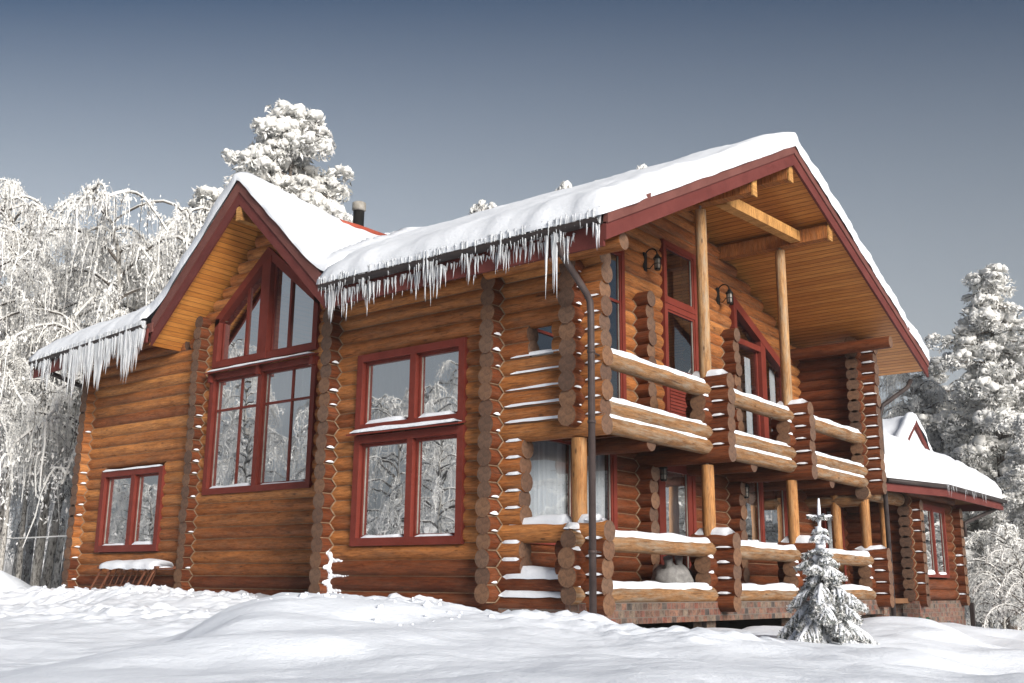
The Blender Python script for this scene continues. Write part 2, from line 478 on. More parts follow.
RX = -16.15                          # cross gable ridge
def zmain_b(y): return 5.50 + .5 * (y - 10.6) if y < 16.75 else 8.575 - .385 * (y - 16.75)
def zcross_b(x): return 8.40 - .945 * abs(x - RX)
def ztilt(x): return -.055 * max(0, -18.9 - x)
def zroof_b(x, y):
    a = zmain_b(y)
    return max(a, zcross_b(x)) if (y >= 11.8 and y < 16.75) else a

def cut(iv, holes):
    out = [iv]
    for h0, h1 in holes:
        nx = []
        for a, b in out:
            if h1 <= a or h0 >= b: nx.append((a, b)); continue
            if h0 > a: nx.append((a, h0))
            if h1 < b: nx.append((h1, b))
        out = nx
    return [q for q in out if q[1] - q[0] > .05]

def seam_lines(mb, segs): 
    for a, b in segs: mb.tube([a, b], .0075, 4, smooth=False, close=False)

# window openings: (lo, hi, z0, z1) on each wall
W3 = (-12.09, -9.82, 1.76, 4.77)
W2 = (-17.66, -14.48, 2.87, 5.30)
W2U = (-17.64, -14.50, 5.42, 6.45)   # plus gable triangle to z 7.69
W1 = (-21.36, -19.05, 1.80, 3.55)
def w2_hole(z):
    if z < W2[2] - .02 or z > 7.60: return []
    if z < 6.42: return [(W2[0] + .03, W2[1] - .03)] if not (5.30 < z < 5.42) else []
    hw = 1.56 * (7.66 - z) / (7.66 - 6.42)
    return [(-16.08 - hw, -16.08 + hw)]

# --- set-back front wall (two bays, gable above)
mb = MB(); sm = MB()
for k in range(-1, 32):
    z = zk(k)
    # extents limited by the roof
    if z > 5.95 and z < 6.40: mb.log((XA, YB, z), (-18.7, YB, z), R)
    if z < 5.95: x0, x1 = XA - P, XC + .2
    else:
        hw = (8.40 - z - .10) / .945
        if hw < .15: break
        x0, x1 = RX - hw, RX + hw
        x1 = min(x1, XC + .2)
    holes = w2_hole(z)
    if W1[2] < z < W1[3]: holes = holes + [(W1[0] + .03, W1[1] - .03)]
    for a, b in cut((x0, x1), holes):
        mb.log((a - .012 * ((k * 7) % 5), YB, z), (b + .011 * ((k * 3) % 5), YB, z), R * random.uniform(.97, 1.025), mi=0 if k > 0 else 2)
        if z < 8: seam_lines(sm, [((a, YB - VG - .004, z + C / 2), (b, YB - VG - .004, z + C / 2))])
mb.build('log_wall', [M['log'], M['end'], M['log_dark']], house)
# --- projecting front wall with the balcony wing
mb = MB()
for k in range(-1, 24):
    z = zk(k)
    if z > zmain_b(YF) - .02: break
    if k in (-1, 0, 3) or k >= 9: x1 = XE + PX
    else: x1 = XD + P + .16
    holes = []
    if W3[2] < z < W3[3]: holes.append((W3[0] + .03, W3[1] - .03))
    if 14 <= k <= 15: holes.append((-8.68, -8.27))
    for a, b in cut((XC - .2, x1), holes):
        mi = 0 if k > 1 else 2
        mb.log((a, YF, z), (b + .011 * ((k * 3) % 5) - .02, YF, z), R * random.uniform(.97, 1.025), mi=mi)
        bb = min(b, XD) if k < 9 else b
        if bb > a + .1: seam_lines(sm, [((a, YF - VG - .004, z + C / 2), (bb, YF - VG - .004, z + C / 2))])
mb.build('log_wall', [M['log'], M['end'], M['log_dark']], house)
# --- main side wall (recessed behind porch and balcony)
G1 = (11.86, 14.36, 1.78, 3.45); GD = (15.70, 17.0, 1.0, 3.42); G3 = (18.73, 21.05, 1.95, 3.45)
U0 = (12.0, 14.69, 3.75, 6.86); UD = (16.04, 17.28, 3.7, 7.44)
def u2_hole(z):
    if z < 3.9 or z > 6.93: return []
    y1 = 21.35 if z < 5.86 else 18.82 + (6.95 - z) / (6.95 - 5.86) * 2.53
    return [(18.84, y1)]
mb = MB()
for k in range(-1, 33):
    z = zk(k + .5)
    lo, hi = YF - .05, 24.7
    if z > 3.6: hi = YR + P
    for y in np.arange(YF - .05, 16.7, .02):
        if zmain_b(y) > z + .06: lo = y; break
    else: break
    if zmain_b(hi) < z + .06:
        for y in np.arange(hi, 16.7, -.02):
            if zmain_b(y) > z + .06: hi = y; break
    holes = list(u2_hole(z))
    for h in (G1, GD, G3, U0, UD):
        if h[2] < z < h[3]: holes.append((h[0] + .03, h[1] - .03))
    if z < 3.4 and z > 1: holes.append((23.0, 24.15))
    for a, b in cut((lo, hi), holes):
        if b > YF + 1 or True:
            mb.log((XD, a, z), (XD, b, z), R * random.uniform(.985, 1.02), mi=0 if k > 9 else 2)  # ground-floor courses in the darker wood
            seam_lines(sm, [((XD + VG + .004, max(a, YF), z + C / 2), (XD + VG + .004, b, z + C / 2))])
mb.build('log_wall', [M['log'], M['end'], M['log_dark']], house)
sm.build('caulking', M['caulk'], house)
# --- far side walls (left end, back)
mb = MB()
for k in range(-1, 20):
    z = zk(k + .5)
    if z < 5.9:
        mb.log((XA, YB - P, z), (XA, 21.5, z), R, mi=0 if k > 1 else 2)
    z = zk(k)
    if z < 5.6: mb.log((XA, 21.4, z), (XD, 21.4, z), R)
for z in np.arange(6.0, 8.4, C):
    y0 = 10.6 + (z - 5.5) / .5 + .3; y1 = 16.75 + (8.575 - z) / .385 - .3
    mb.log((XA, max(y0, YB - .1), z), (XA, min(y1, 21.5), z), R)
mb.build('log_wall', [M['log'], M['end'], M['log_dark']], house)

# --- log crossings on the front: short ends of cross walls, with caulked zigzag
def zig_pts(k0, k1):
    """offsets (along stub side, along wall front, z) of the joint between two crossing log stacks"""
    out = []
    n = 6; h = C / 2
    for k in range(k0 * 2, k1 * 2):
        for i in range(n):
            t = i / n
            dy = h * (1 - t) if k % 2 == 0 else h * t       # height offset from the nearest Y-log axis
            dx = h - dy
            out.append((sqrt(R * R - dy * dy) + .007, sqrt(R * R - dx * dx) + .007, zk(k / 2) + h * t))
    return out
def zig(xc, yw, k0, k1, sx=1, sy=-1, parent=None):
    mb = MB(); mb.tube([(xc + sx * a, yw + sy * b, z) for a, b, z in zig_pts(k0, k1)], .010, 5, smooth=False)
    mb.build('caulking', M['caulk'], parent or house)
def cap_strip(mb, p0, p1, wd, h, over=.02, dens=.12):
    """a soft ridge of snow lying from p0 to p1"""
    p0 = Vector(p0); p1 = Vector(p1); d = p1 - p0; L = d.length; dn = d / L
    sd = dn.cross(Vector((0, 0, 1))).normalized()
    k = max(3, int(L / dens)); seed = random.random() * 90; n = 9; base = len(mb.v)
    for i in range(k + 1):
        t = i / k; e = min(1, min(t, 1 - t) * L / max(.05, h * 1.2)) ** .5
        ww = wd * (.86 + .3 * noise.noise(Vector((seed, t * L * 2.2, 1)))) * (.55 + .45 * e)
        hh = h * (1 + .45 * noise.noise(Vector((seed + 5, t * L * 1.4, 2))) + .09 * noise.noise(Vector((seed + 5, t * L * 5, 2)))) * (.12 + .88 * e)
        c = p0 + d * t
        for j in range(n):
            th = pi * (j / (n - 1)) * 1.16 - pi * .08
            q = cos(th); r_ = max(sin(th), -.35)
            mb.v.append(tuple(c + sd * (ww / 2 * math.copysign(abs(q) ** .8, q)) + Vector((0, 0, hh * r_ + .018 * noise.noise(Vector((seed, t * L * 4, j * .7))) * (h / .1)))))
    for i in range(k):
        for j in range(n - 1):
            mb.face([base + i * n + j, base + i * n + j + 1, base + (i + 1) * n + j + 1, base + (i + 1) * n + j], 0, None, True)
    mb.face([base + j for j in range(n)], 0); mb.face([base + k * n + j for j in range(n)][::-1], 0)

def column_y(xc, yw, k0, ztop, y_in=.25, prob=.5, end_k=None):
    """stack of Y-direction log ends crossing a front wall at (xc, yw)"""
    mb = MB(); sn = MB(); has = False
    k = k0
    while zk(k + .5) < ztop:
        z = zk(k + .5); e = P * random.uniform(.93, 1.05)
        mb.log((xc, yw - e, z), (xc, yw + y_in, z), R * random.uniform(.92, .97), mi=0)
        mb.tube([(xc + VG - .002, yw - e, zk(k)), (xc + VG + .006, yw - .10, zk(k))], .0075, 4, mi=2, smooth=False, close=False)
        if k > k0 and random.random() < prob and k < 16:
            q_ = random.random(); cap_strip(sn, (xc + .095, yw - e + .02 + .12 * q_ * random.random(), zk(k) + .03), (xc + .11, yw - .12 - .04 * random.random(), zk(k) + .03), random.uniform(.05, .095), random.uniform(.022, .055), dens=.04); has = True
        k += 1
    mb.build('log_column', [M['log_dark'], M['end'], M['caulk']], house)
    if has: sn.build('snow', M['snow'], house, kind='stuff')
    zig(xc, yw, k0, min(k, int((ztop - Z0) / C)))
column_y(XA, YB, -1, 5.75, prob=.45)
column_y(XB, YB, -1, 6.45, prob=.5)
column_y(XC, YF, -1, 5.75, y_in=1.4, prob=.2)
column_y(XD, YF, -1, 5.75, prob=.62)
zig(XA, YB, -1, 18, -1)
# left corner: X ends beyond corner are the wall logs themselves
# --- E corner and balcony side stacks
def stack(yc, k_lo, k_hi, top_extra=True, inner=True, full=()):
    """X-direction stub logs through the railing at (XE, yc); stubs reach the outside by P"""
    mb = MB(); sn = MB()
    for k in range(k_lo, k_hi + 1):
        z = zk(k); x0 = XD if k in full else XE - P
        x1 = XE + PX * random.uniform(.94, 1.04)
        mb.log((x0, yc, z), (x1, yc, z), R * random.uniform(.97, 1.03), mi=0)
        if k == k_hi: cap_strip(sn, (XE - P + .02, yc, z + R - .03), (x1 - .01, yc, z + R - .03), .21, .10)
        else: cap_strip(sn, (XE + .12, yc - .095, z + C / 2 + .03), (x1 - .01 - .08 * random.random(), yc - .095, z + C / 2 + .03), random.uniform(.06, .1), random.uniform(.03, .055), dens=.05)
    mb.build('log_column', [M['log_dark'], M['end']], house)
    sn.build('snow', M['snow'], house, kind='stuff')
for yc in (YC2, YC3):
    stack(yc, -1, 3); stack(yc, 9, 14, full=(9,))
stack(YR, -1, 3)
# short Y stubs at rails (courses with no full rail)
def ystubs(yc, ks, sgn=(-1, 1), ext=P):
    mb = MB(); sn = MB()
    for k in ks:
        z = zk(k + .5)
        mb.log((XE, yc - ext - .013 * (k % 3), z), (XE, yc + (ext + .012 * (k % 3) if 1 in sgn else 0), z), R * random.uniform(.97, 1.02))
        cap_strip(sn, (XE + .05, yc - ext + .02, z + R - .035), (XE + .05, yc - .14, z + R - .035), .15, .05, dens=.06)
        if 1 in sgn: cap_strip(sn, (XE + .05, yc + .14, z + R - .035), (XE + .05, yc + ext - .02, z + R - .035), .15, .05, dens=.06)
    mb.build('log_column', [M['log_dark'], M['end']], house)
    sn.build('snow', M['snow'], house, kind='stuff')
for yc in (YC2, YC3, YR):
    ystubs(yc, (0, 1))
for yc in (YC2, YC3):
    ystubs(yc, (11, 12))
# E corner: stacks
ystubs(YF, (0, 1))
mb = MB(); sn = MB()
for k in (1, 2):
    mb.log((XE - P, YF, zk(k)), (XE + PX - .03 + .02 * k, YF, zk(k)), R)
for k in range(-1, 4):
    cap_strip(sn, (XE + .13, YF - .085, zk(k) + C / 2 + .03), (XE + PX - .02, YF - .085, zk(k) + C / 2 + .03), .10, .06, dens=.05)
mb.build('log_column', [M['log_dark'], M['end']], house)
mb = MB()
k = 9
while zk(k + .5) < 5.75:
    e = P * random.uniform(.95, 1.04)
    mb.log((XE, YF - e, zk(k + .5)), (XE, YF + (P if k in (11, 12) or k > 13 else .2), zk(k + .5)), R * random.uniform(.98, 1.03))
    cap_strip(sn, (XE + .095, YF - e + .02 + .1 * random.random(), zk(k) + .03), (XE + .10, YF - .14, zk(k) + .03), random.uniform(.05, .09), random.uniform(.02, .05), dens=.04)
    if k < 17: cap_strip(sn, (XE + .14, YF - .085, zk(k) + C / 2 + .03), (XE + PX - .02, YF - .085, zk(k) + C / 2 + .03), .09, .05, dens=.05)
    k += 1
mb.build('log_column', [M['log_dark'], M['end']], house)
sn.build('snow', M['snow'], house, kind='stuff')
# rear wing wall upstairs and its corner column
mb = MB(); sn = MB()
for k in range(9, 26):
    z = zk(k)
    if z > zmain_b(YR) + .05: break
    mb.log((XD, YR, z), (XE + PX * random.uniform(.94, 1.04), YR, z), R * random.uniform(.98, 1.02), mi=0)
    cap_strip(sn, (XE + .13, YR - .09, z + C / 2 + .03), (XE + PX - .01, YR - .09, z + C / 2 + .03), .09, .045, dens=.05)
mb.build('log_wall', [M['log_dark'], M['end']], house)
mb = MB()
for k in range(9, 26):
    z = zk(k + .5)
    if z > zmain_b(YR) + .05: break
    if k in (9, 10, 13): continue
    mb.log((XE, YR - P, z), (XE, YR + P, z), R * random.uniform(.98, 1.02), mi=0)
mb.build('log_column', [M['log_dark'], M['end']], house)
sn.build('snow', M['snow'], house, kind='stuff')
zig(XE, YR, 11, 19)
# --- cross-wall ends on the recessed wall (with zigzag)
def wall_stub(yc, k0, k1, ztop):
    mb = MB()
    for k in range(k0, k1):
        if zk(k) > ztop: break
        mb.log((XD - .2, yc, zk(k)), (XD + .36 + .012 * ((k * 3) % 5), yc, zk(k)), R * random.uniform(.98, 1.02), mi=0)
    mb.build('log_column', [M['log_dark'], M['end']], house)
    mb = MB(); mb.tube([(XD + b_, yc - a_, z) for b_, a_, z in zig_pts(k0, int((min(ztop, zk(k1)) - Z0) / C))], .010, 5, smooth=False)
    mb.build('caulking', M['caulk'], house)
wall_stub(YC2, -1, 10, 3.5); wall_stub(YC3, -1, 10, 3.5)
wall_stub(YC2, 10, 40, 6.12); wall_stub(YC3, 10, 40, 6.1)

# --- railings
def rail(name, y0, y1, k, mat, snow_h=.085, r=.126):
    z = zk(k + .5)
    mb = MB(); mb.log((XE, y0, z), (XE, y1, z), r * random.uniform(.98, 1.04), mi=0, jit=.07)
    o = mb.build(name, [M[mat], M['end']], house)
    sn = MB(); cap_strip(sn, (XE + .01, y0 + .1, z + r - .03), (XE + .01, y1 - .1, z + r - .03), .2, snow_h)
    sn.build('snow_cap', M['snow'], o)
for ya, yb in ((YF - P + .01, YC2), (YC2, YC3), (YC3, YR)):
    rail('handrail', ya + .02, yb - .02, 2, 'rail', .085)
    rail('rail_log', ya + .02, yb - .02, -1, 'rail', .09)
    ya = max(ya, YF)
    rail('handrail', ya + .02, yb - .02, 13, 'rail', .08)
    rail('rail_log', ya + .02, yb - .02, 10, 'rail', .065)
    rail('rail_log', ya + .02, yb - .02, 9, 'rail', .06)
# snow on front wing ledges
sn = MB()
cap_strip(sn, (XD + .15, YF, zk(3) + R - .03), (XE - .1, YF, zk(3) + R - .03), .22, .10)
cap_strip(sn, (XE - .1, YF, zk(3) + R - .03), (XE + PX, YF, zk(3) + R - .03), .22, .13)
cap_strip(sn, (XE - .02, YF - P + .02, zk(3) + .03), (XE - .02, YF - .05, zk(3) + .05), .2, .10)
cap_strip(sn, (XD + .12, YF - .02, zk(0) + R - .03), (XE - .14, YF - .02, zk(0) + R - .03), .24, .13)
cap_strip(sn, (XD + .12, YF - .10, zk(-1) + R - .05), (XE - .14, YF - .10, zk(-1) + R - .05), .12, .07)
for k in (9, 10, 11, 12, 13):
    cap_strip(sn, (XD + .17 + (.1 if k > 11 else 0), YF - .085, zk(k) + .5 * C + .025), (XE - .14, YF - .085, zk(k) + .5 * C + .03), .09, .055)
for k in (1, 2):
    cap_strip(sn, (XD + .14, YF - .06, zk(k) + R - .04), (XD + P + .14, YF - .06, zk(k) + R - .04), .13, .05, dens=.05)
for k in range(4, 9):
    cap_strip(sn, (XD + .2, YF - .08, zk(k) + R - .035), (XD + P + .14, YF - .08, zk(k) + R - .035), .10, .035, dens=.05)
sn.build('snow', M['snow'], house, kind='stuff')
# snow packed in the corner notch left of the projecting bay (wind-blown)
sn = MB()
def lump(mb, c, r, fl=(1, 1, 1)):
    """a small irregular lump of stuck snow"""
    n, k = 8, 5; base = len(mb.v); sd = random.random() * 50
    for a in range(k + 1):
        ph = pi * a / k
        for b in range(n):
            th = 2 * pi * b / n
            d = Vector((sin(ph) * cos(th), sin(ph) * sin(th), cos(ph)))
            q = r * (1 + .45 * noise.noise(d * 1.6 + Vector((sd, 0, 0))))
            mb.v.append((c[0] + d.x * q * fl[0], c[1] + d.y * q * fl[1], c[2] + d.z * q * fl[2]))
    for a in range(k):
        for b in range(n):
            b2 = (b + 1) % n
            mb.face([base + a * n + b, base + (a + 1) * n + b, base + (a + 1) * n + b2, base + a * n + b2], 0, None, True)
zp = zig_pts(-1, 3)
for i in range(0, len(zp) - 3):
    a, b, z = zp[i]
    if z > zk(2.1): break
    for e in range(3):
        lump(sn, (XC + a - .02 + random.gauss(0, .022), YF - b + .015 + random.gauss(0, .014), z + random.gauss(0, .025)), random.uniform(.035, .062), (1.0, .7, 1.15))
for k in (-1, 0, 1):
    for e in range(7):
        q = e / 7
        if k == 0 or e < 4: lump(sn, (XC + .15 + .42 * q, YF - VG - .012, zk(k + .5) + random.gauss(0, .006)), .045 * (1.05 - q), (1.7, .8, .8))
        if e < 5: lump(sn, (XC + VG + .035 - .01 * q, YF - .14 - .15 * q, zk(k) + .01), .052 * (1.1 - q), (.8, 1.3, 1.0))
sn.build('snow', M['snow'], house, kind='stuff')

# --- posts
def post(x, y, z0, z1, r, mat):
    mb = MB(); mb.log((x, y, z0), (x, y, z1), r * 1.03, r * .97, n=18, mi=0, jit=.04)
    o = mb.build('post', [M[mat], M['beam']], house)
    jb = MB(); jb.tube([(x, y, z1 - .01), (x, y, z1 + .15)], .022, 8); jb.box((x - .07, y - .07, z1 + .13), (x + .07, y + .07, z1 + .145))
    jb.build('screw_jack', M['steel'], o)
for y, zt in ((YF + .02, 3.14), (YC2, 3.12), (YC3, 3.15), (YR, 3.16)):
    post(XE - .04, y, 1.0, zt, .106, 'post')
post(-8.55, YR, 1.0, 3.16, .106, 'post'); post(-8.13, 24.0, 1.0, 3.1, .085, 'post')
post(XE - .02, YC2, 3.6, 7.47, .098, 'post_w'); post(XE - .04, YC3, 3.6, 7.62, .098, 'post_w')

# --- beams under the balcony, purlins, tie beam
mb = MB()
for y in (YF + 1.85, YC2 + 1.65, YC3 + 1.9):
    mb = MB(); mb.log((XD, y, zk(9)), (XE, y, zk(9)), R * .95)
    mb.build('floor_joist', [M['log_dark'], M['end']], house)
mb = MB(); mb.log((XD, YR, zk(9)), (XE + PX, YR, zk(9)), R)
mb.build('floor_joist', [M['log_dark'], M['end']], house)
mb = MB(); mb.log((XE, YR - .2, zk(8.6)), (XE, 24.8, zk(8.6)), R * 1.05); mb.log((-9.2, YR + .02, zk(9.0) - .25), (XE, YR + .02, zk(9.0) - .25), R * .9)
mb.build('porch_beam', [M['rail'], M['end']], house)
def purlin(y, z, r, x1, square=False, mat='log'):
    mb = MB()
    if square: mb.bar((XD, y, z), (x1, y, z), .20, .26)
    else: mb.log((XD, y, z), (x1, y, z), r)
    return mb.build('purlin', [M[mat], M['end']], house)
purlin(15.2, 7.68, .13, -6.93, True); purlin(18.5, 7.80, .13, -6.93, True)
purlin(16.75, 8.42, .13, -6.93, True)
purlin(11.2, 5.64, .12, -6.95); purlin(21.75, 6.28, .13, -6.95, False, 'log_dark')
mb = MB(); mb.bar((-7.55, 15.3, 7.62), (-7.55, 18.4, 7.80), .2, .2); mb.build('tie_beam', [M['beam'], M['end']], house)
for y, z in ((15.2, 7.70), (18.5, 7.83), (16.75, 8.45)):
    mb = MB(); mb.box((-6.915, y - .085, z - .20), (-6.885, y + .085, z + .14)); mb.build('purlin_end', M['beam'], house)

# --- roof slabs with plank soffits
def slab(name, quad, th, mat_top, parent=house, uvdir=None):
    """quad: 4 bottom corner points; thickness th up"""
    Q = [Vector(q) for q in quad]
    mb = MB()
    u = Vector(uvdir).normalized() if uvdir else (Q[1] - Q[0]).normalized()
    n = (Q[1] - Q[0]).cross(Q[3] - Q[0]).normalized(); wv = n.cross(u)
    uv = [(q.dot(u), q.dot(wv)) for q in Q]
    if n.z > 0: mb.quadface(Q[::-1], 0, uv[::-1])
    else: mb.quadface(Q, 0, uv)
    T = [q + Vector((0, 0, th)) for q in Q]
    mb.quadface(T if n.z > 0 else T[::-1], 1)
    for i in range(4):
        j = (i + 1) % 4; L = [Q[i], Q[j], T[j], T[i]]
        mb.quadface(L if n.z > 0 else L[::-1], 1)
    return mb.build(name, [M['soffit'], M[mat_top]], parent)
BX = -6.87
zb = zmain_b
so_ = .10
def front_slab(x0, x1, y0, y1=16.75):
    t_ = ztilt(x0)
    slab('roof', [(x0, y0, zb(y0) + so_ + t_), (x1, y0, zb(y0) + so_), (x1, y1, zb(y1) + so_), (x0, y1, zb(y1) + so_ + t_)], .2, 'barge2', uvdir=(1, 0, 0))
front_slab(-12.1, BX - .03, 10.62)
front_slab(-13.4, -12.1, 12.9)
front_slab(-18.7, -13.4, 13.5)
front_slab(-23.3, -18.7, 11.78)
y1 = 23.75
slab('roof', [(-23.3, 16.75, 8.575 + so_), (BX - .03, 16.75, 8.575 + so_), (BX - .03, y1, zb(y1) + so_), (-23.3, y1, zb(y1) + so_)], .2, 'barge2', uvdir=(1, 0, 0))
yc0 = 11.87
for s in (-1, 1):
    xe = RX + s * 2.75
    ze = zcross_b(xe) + .16
    slab('roof', [(RX, yc0, 8.40 + .16), (RX, 16.7, 8.40 + .16), (xe, 16.7, ze), (xe, yc0, ze)], .22, 'barge2', uvdir=(0, 1, 0))
# barge boards
def barge_main(ya, yb_, slope_sign):
    za, zbb = zmain_b(ya), zmain_b(yb_)
    mb = MB(); mb.prism([(BX, ya, za - .02), (BX, yb_, zbb - .02), (BX, yb_, zbb + .22), (BX, ya, za + .22)], (.045, 0, 0))
    mb.build('barge_board', M['barge'], house)
    mb = MB(); mb.prism([(BX, ya, za + .20), (BX, yb_, zbb + .20), (BX, yb_, zbb + .40), (BX, ya, za + .40)], (.07, 0, 0))
    mb.build('barge_board', M['barge2'], house)
barge_main(10.58, 16.75, 1); barge_main(16.75, 23.8, -1)
for s in (-1, 1):
    x0, x1 = RX, RX + s * (2.62 if s < 0 else 2.66)
    z0_, z1_ = 8.40, 8.40 - .945 * abs(x1 - x0)
    mb = MB(); mb.prism([(x0, yc0, z0_), (x1, yc0, z1_), (x1, yc0, z1_ + .30), (x0, yc0, z0_ + .30)], (0, -.045, 0)); mb.build('barge_board', M['barge'], house)
    mb = MB(); mb.prism([(x0, yc0, z0_ + .27), (x1, yc0, z1_ + .27), (x1, yc0, z1_ + .55), (x0, yc0, z0_ + .55)], (0, -.07, 0)); mb.build('barge_board', M['barge2'], house)
mb = MB(); mb.box((RX - .075, 11.83, 8.08), (RX + .075, 12.6, 8.36)); mb.build('purlin', M['beam'], house)
# eaves: fascia, gutter
for x0, x1, ye in ((-12.1, BX, 10.62), (-23.3, -18.80, 11.78)):
    z = zb(ye) + .07
    t_ = ztilt(x0)
    mb = MB(); mb.prism([(x0, ye, z - .18 + t_), (x1, ye, z - .18), (x1, ye, z + .12), (x0, ye, z + .12 + t_)], (0, -.04, 0)); mb.build('fascia', M['barge'], house)
    mb = MB()
    pts = []
    n = 10
    for i in range(n + 1):
        th = pi + pi * i / n
        pts.append((ye - .11 + .075 * cos(th), z + .16 + .075 * sin(th)))
    for i in range(n):
        (a, b), (c, d) = pts[i], pts[i + 1]
        mb.quadface([(x0, a, b + t_), (x1, a, b), (x1, c, d), (x0, c, d + t_)], 0)
        mb.quadface([(x0, a + .001, b + .006 + t_), (x0, c + .001, d + .006 + t_), (x1, c + .001, d + .006), (x1, a + .001, b + .006)], 0)
    mb.build('gutter', M['dark'], house)
    mb = MB(); mb.box((x0, ye, z - .165), (x1, ye + 1.0, z - .14)) if False else None
# soffit between eave fascia and wall is the roof slab itself

# --- downpipes
mb = MB(); mb.tube([(-7.51, 10.52, 5.55), (-7.51, 10.55, 5.42), (-7.47, 11.08, 4.98), (-7.45, 11.13, 4.88), (-7.45, 11.15, 4.7), (-7.45, 11.15, .45)], .047, 12)
for z in (1.62, 3.27, 4.2): mb.tube([(-7.45, 11.15, z - .02), (-7.45, 11.15, z + .02)], .056, 12)
for z in (1.62, 4.2): mb.tube([(-7.45, 11.15, z), (-7.5, 11.5, z)], .012, 6)
dp = mb.build('downpipe', M['pipe'], house)
mb = MB(); mb.tube([(-7.2, 23.72, 5.8), (-7.25, 23.6, 5.62), (-7.62, 22.95, 5.15), (-7.66, 22.85, 4.9), (-7.66, 22.85, .6)], .05, 12); mb.build('downpipe', M['dark'], house)
mb = MB(); mb.tube([(-23.2, 11.67, 6.05), (-23.1, 11.78, 5.95), (-22.45, 12.55, 5.55), (-22.45, 12.62, 5.4), (-22.45, 12.62, 4.9)], .055, 12); mb.build('downpipe', M['dark'], house)

# --- windows
def win_frame(plane, at, lo, hi, z0, z1, mull=(), trans=(), parent=house, fw_=.12, depth=.10, sash=.045, glass='glass', curtain=None, sill_snow=True, name='window', bars=(), nrm=-1, proud=.055, inset=.06):
    """plane 'y': wall in X direction facing -Y at y=at. plane 'x': wall facing +X at x=at. coordinates lo..hi along wall."""
    if plane == 'x': proud, inset, fw_, sash = .04, .015, .10, min(sash, .15) if sash > .1 else .04
    def pt(u, w_, z):       # w_ = distance outwards from the wall surface
        return (u, at - w_, z) if plane == 'y' else (at + w_, u, z)
    def bx(mb, u0, u1, w0, w1, za, zc):
        a = pt(u0, w0, za); b = pt(u1, w1, zc)
        mb.box(tuple(min(a[i], b[i]) for i in range(3)), tuple(max(a[i], b[i]) for i in range(3)))
    fr = MB()
    bx(fr, lo, lo + fw_, -depth, proud, z0, z1); bx(fr, hi - fw_, hi, -depth, proud, z0, z1)
    bx(fr, lo + fw_, hi - fw_, -depth, proud - .003, z1 - fw_, z1); bx(fr, lo + fw_, hi - fw_, -depth, proud - .003, z0, z0 + fw_)
    mus = sorted(mull)
    for m_ in mus: bx(fr, m_ - fw_ * .5, m_ + fw_ * .5, -depth, proud - .006, z0 + fw_ - .002, z1 - fw_ + .002)
    o = fr.build(name, M['red'], parent)
    edges = [lo + fw_] + [e for m_ in mus for e in (m_ - fw_ * .5, m_ + fw_ * .5)] + [hi - fw_]
    for a, b in zip(edges[::2], edges[1::2]):
        za, zc = z0 + fw_, z1 - fw_
        sb = MB(); s = sash
        bx(sb, a, a + s, -inset - .03, -inset + .035, za, zc); bx(sb, b - s, b, -inset - .03, -inset + .035, za, zc)
        bx(sb, a + s, b - s, -inset - .03, -inset + .033, za, za + s); bx(sb, a + s, b - s, -inset - .03, -inset + .033, zc - s, zc)
        for (kind, v) in bars:
            if kind == 'h': bx(sb, a + s, b - s, -inset - .025, -inset + .025, v - .022, v + .022)
            else:
                q = a + (b - a) * v
                bx(sb, q - .022, q + .022, -inset - .022, -inset + .022, za + s, zc - s)
        sb.build('sash', M['red'], o)
        gb = MB(); g = [pt(a + s, -inset, za + s), pt(b - s, -inset, za + s), pt(b - s, -inset, zc - s), pt(a + s, -inset, zc - s)]
        gb.quadface(g); gb.build('pane', M[glass], o)
        # pale inner edge of the glazing
        for e0, e1 in ((a + s, a + s + .012), (b - s - .012, b - s)):
            eb = MB(); bx(eb, e0, e1, -inset - .012, -inset + .012, za + s, zc - s); eb.build('glazing_seal', M['steel'], o)
        if curtain:
            for (f0, f1, c0, c1) in curtain:
                cb = MB(); u0 = a + (b - a) * f0; u1 = a + (b - a) * f1; n = max(8, int((u1 - u0) / .02)); ph = random.random() * 9
                zt_ = za + (zc - za) * c1; zb_ = za + (zc - za) * c0
                for i in range(n):
                    p0 = u0 + (u1 - u0) * i / n; p1 = u0 + (u1 - u0) * (i + 1) / n
                    d0 = -inset - .14 + .035 * sin(ph + 46 * p0 + sin(7 * p0)) + .015 * sin(ph + 101 * p0); d1 = -inset - .14 + .035 * sin(ph + 46 * p1 + sin(7 * p1)) + .015 * sin(ph + 101 * p1)
                    cb.quadface([pt(p0, d0, zb_), pt(p1, d1, zb_), pt(p1, d1, zt_), pt(p0, d0, zt_)], smooth=False)
                cb.build('curtain', M['curtain'], o)
        if sill_snow:
            sn = MB(); p0 = pt(a + .01, -.02, za - .015); p1 = pt(b - .01, -.02, za - .015)
            f = random.uniform(.0, .12) * (b - a); q0 = Vector(p0).lerp(Vector(p1), random.uniform(0, .03)); q1 = Vector(p0).lerp(Vector(p1), 1 - random.uniform(.0, .05))
            cap_strip(sn, q0, q1, .14, random.uniform(.05, .085)); sn.build('sill_snow', M['snow'], o)
    return o
yp = YF - R + .02
def ledge(x0, x1, y, z, snow=.06):
    mb = MB(); mb.prism([(x0, y + .05, z), (x1, y + .05, z), (x1, y - .14, z - .05), (x0, y - .14, z - .05)], (0, 0, -.025))
    o = mb.build('drip_ledge', M['red'], house)
    sn = MB(); cap_strip(sn, (x0 + .03, y - .06, z - .02), (x1 - .03, y - .06, z - .02), .16, snow); sn.build('snow_cap', M['snow'], o)
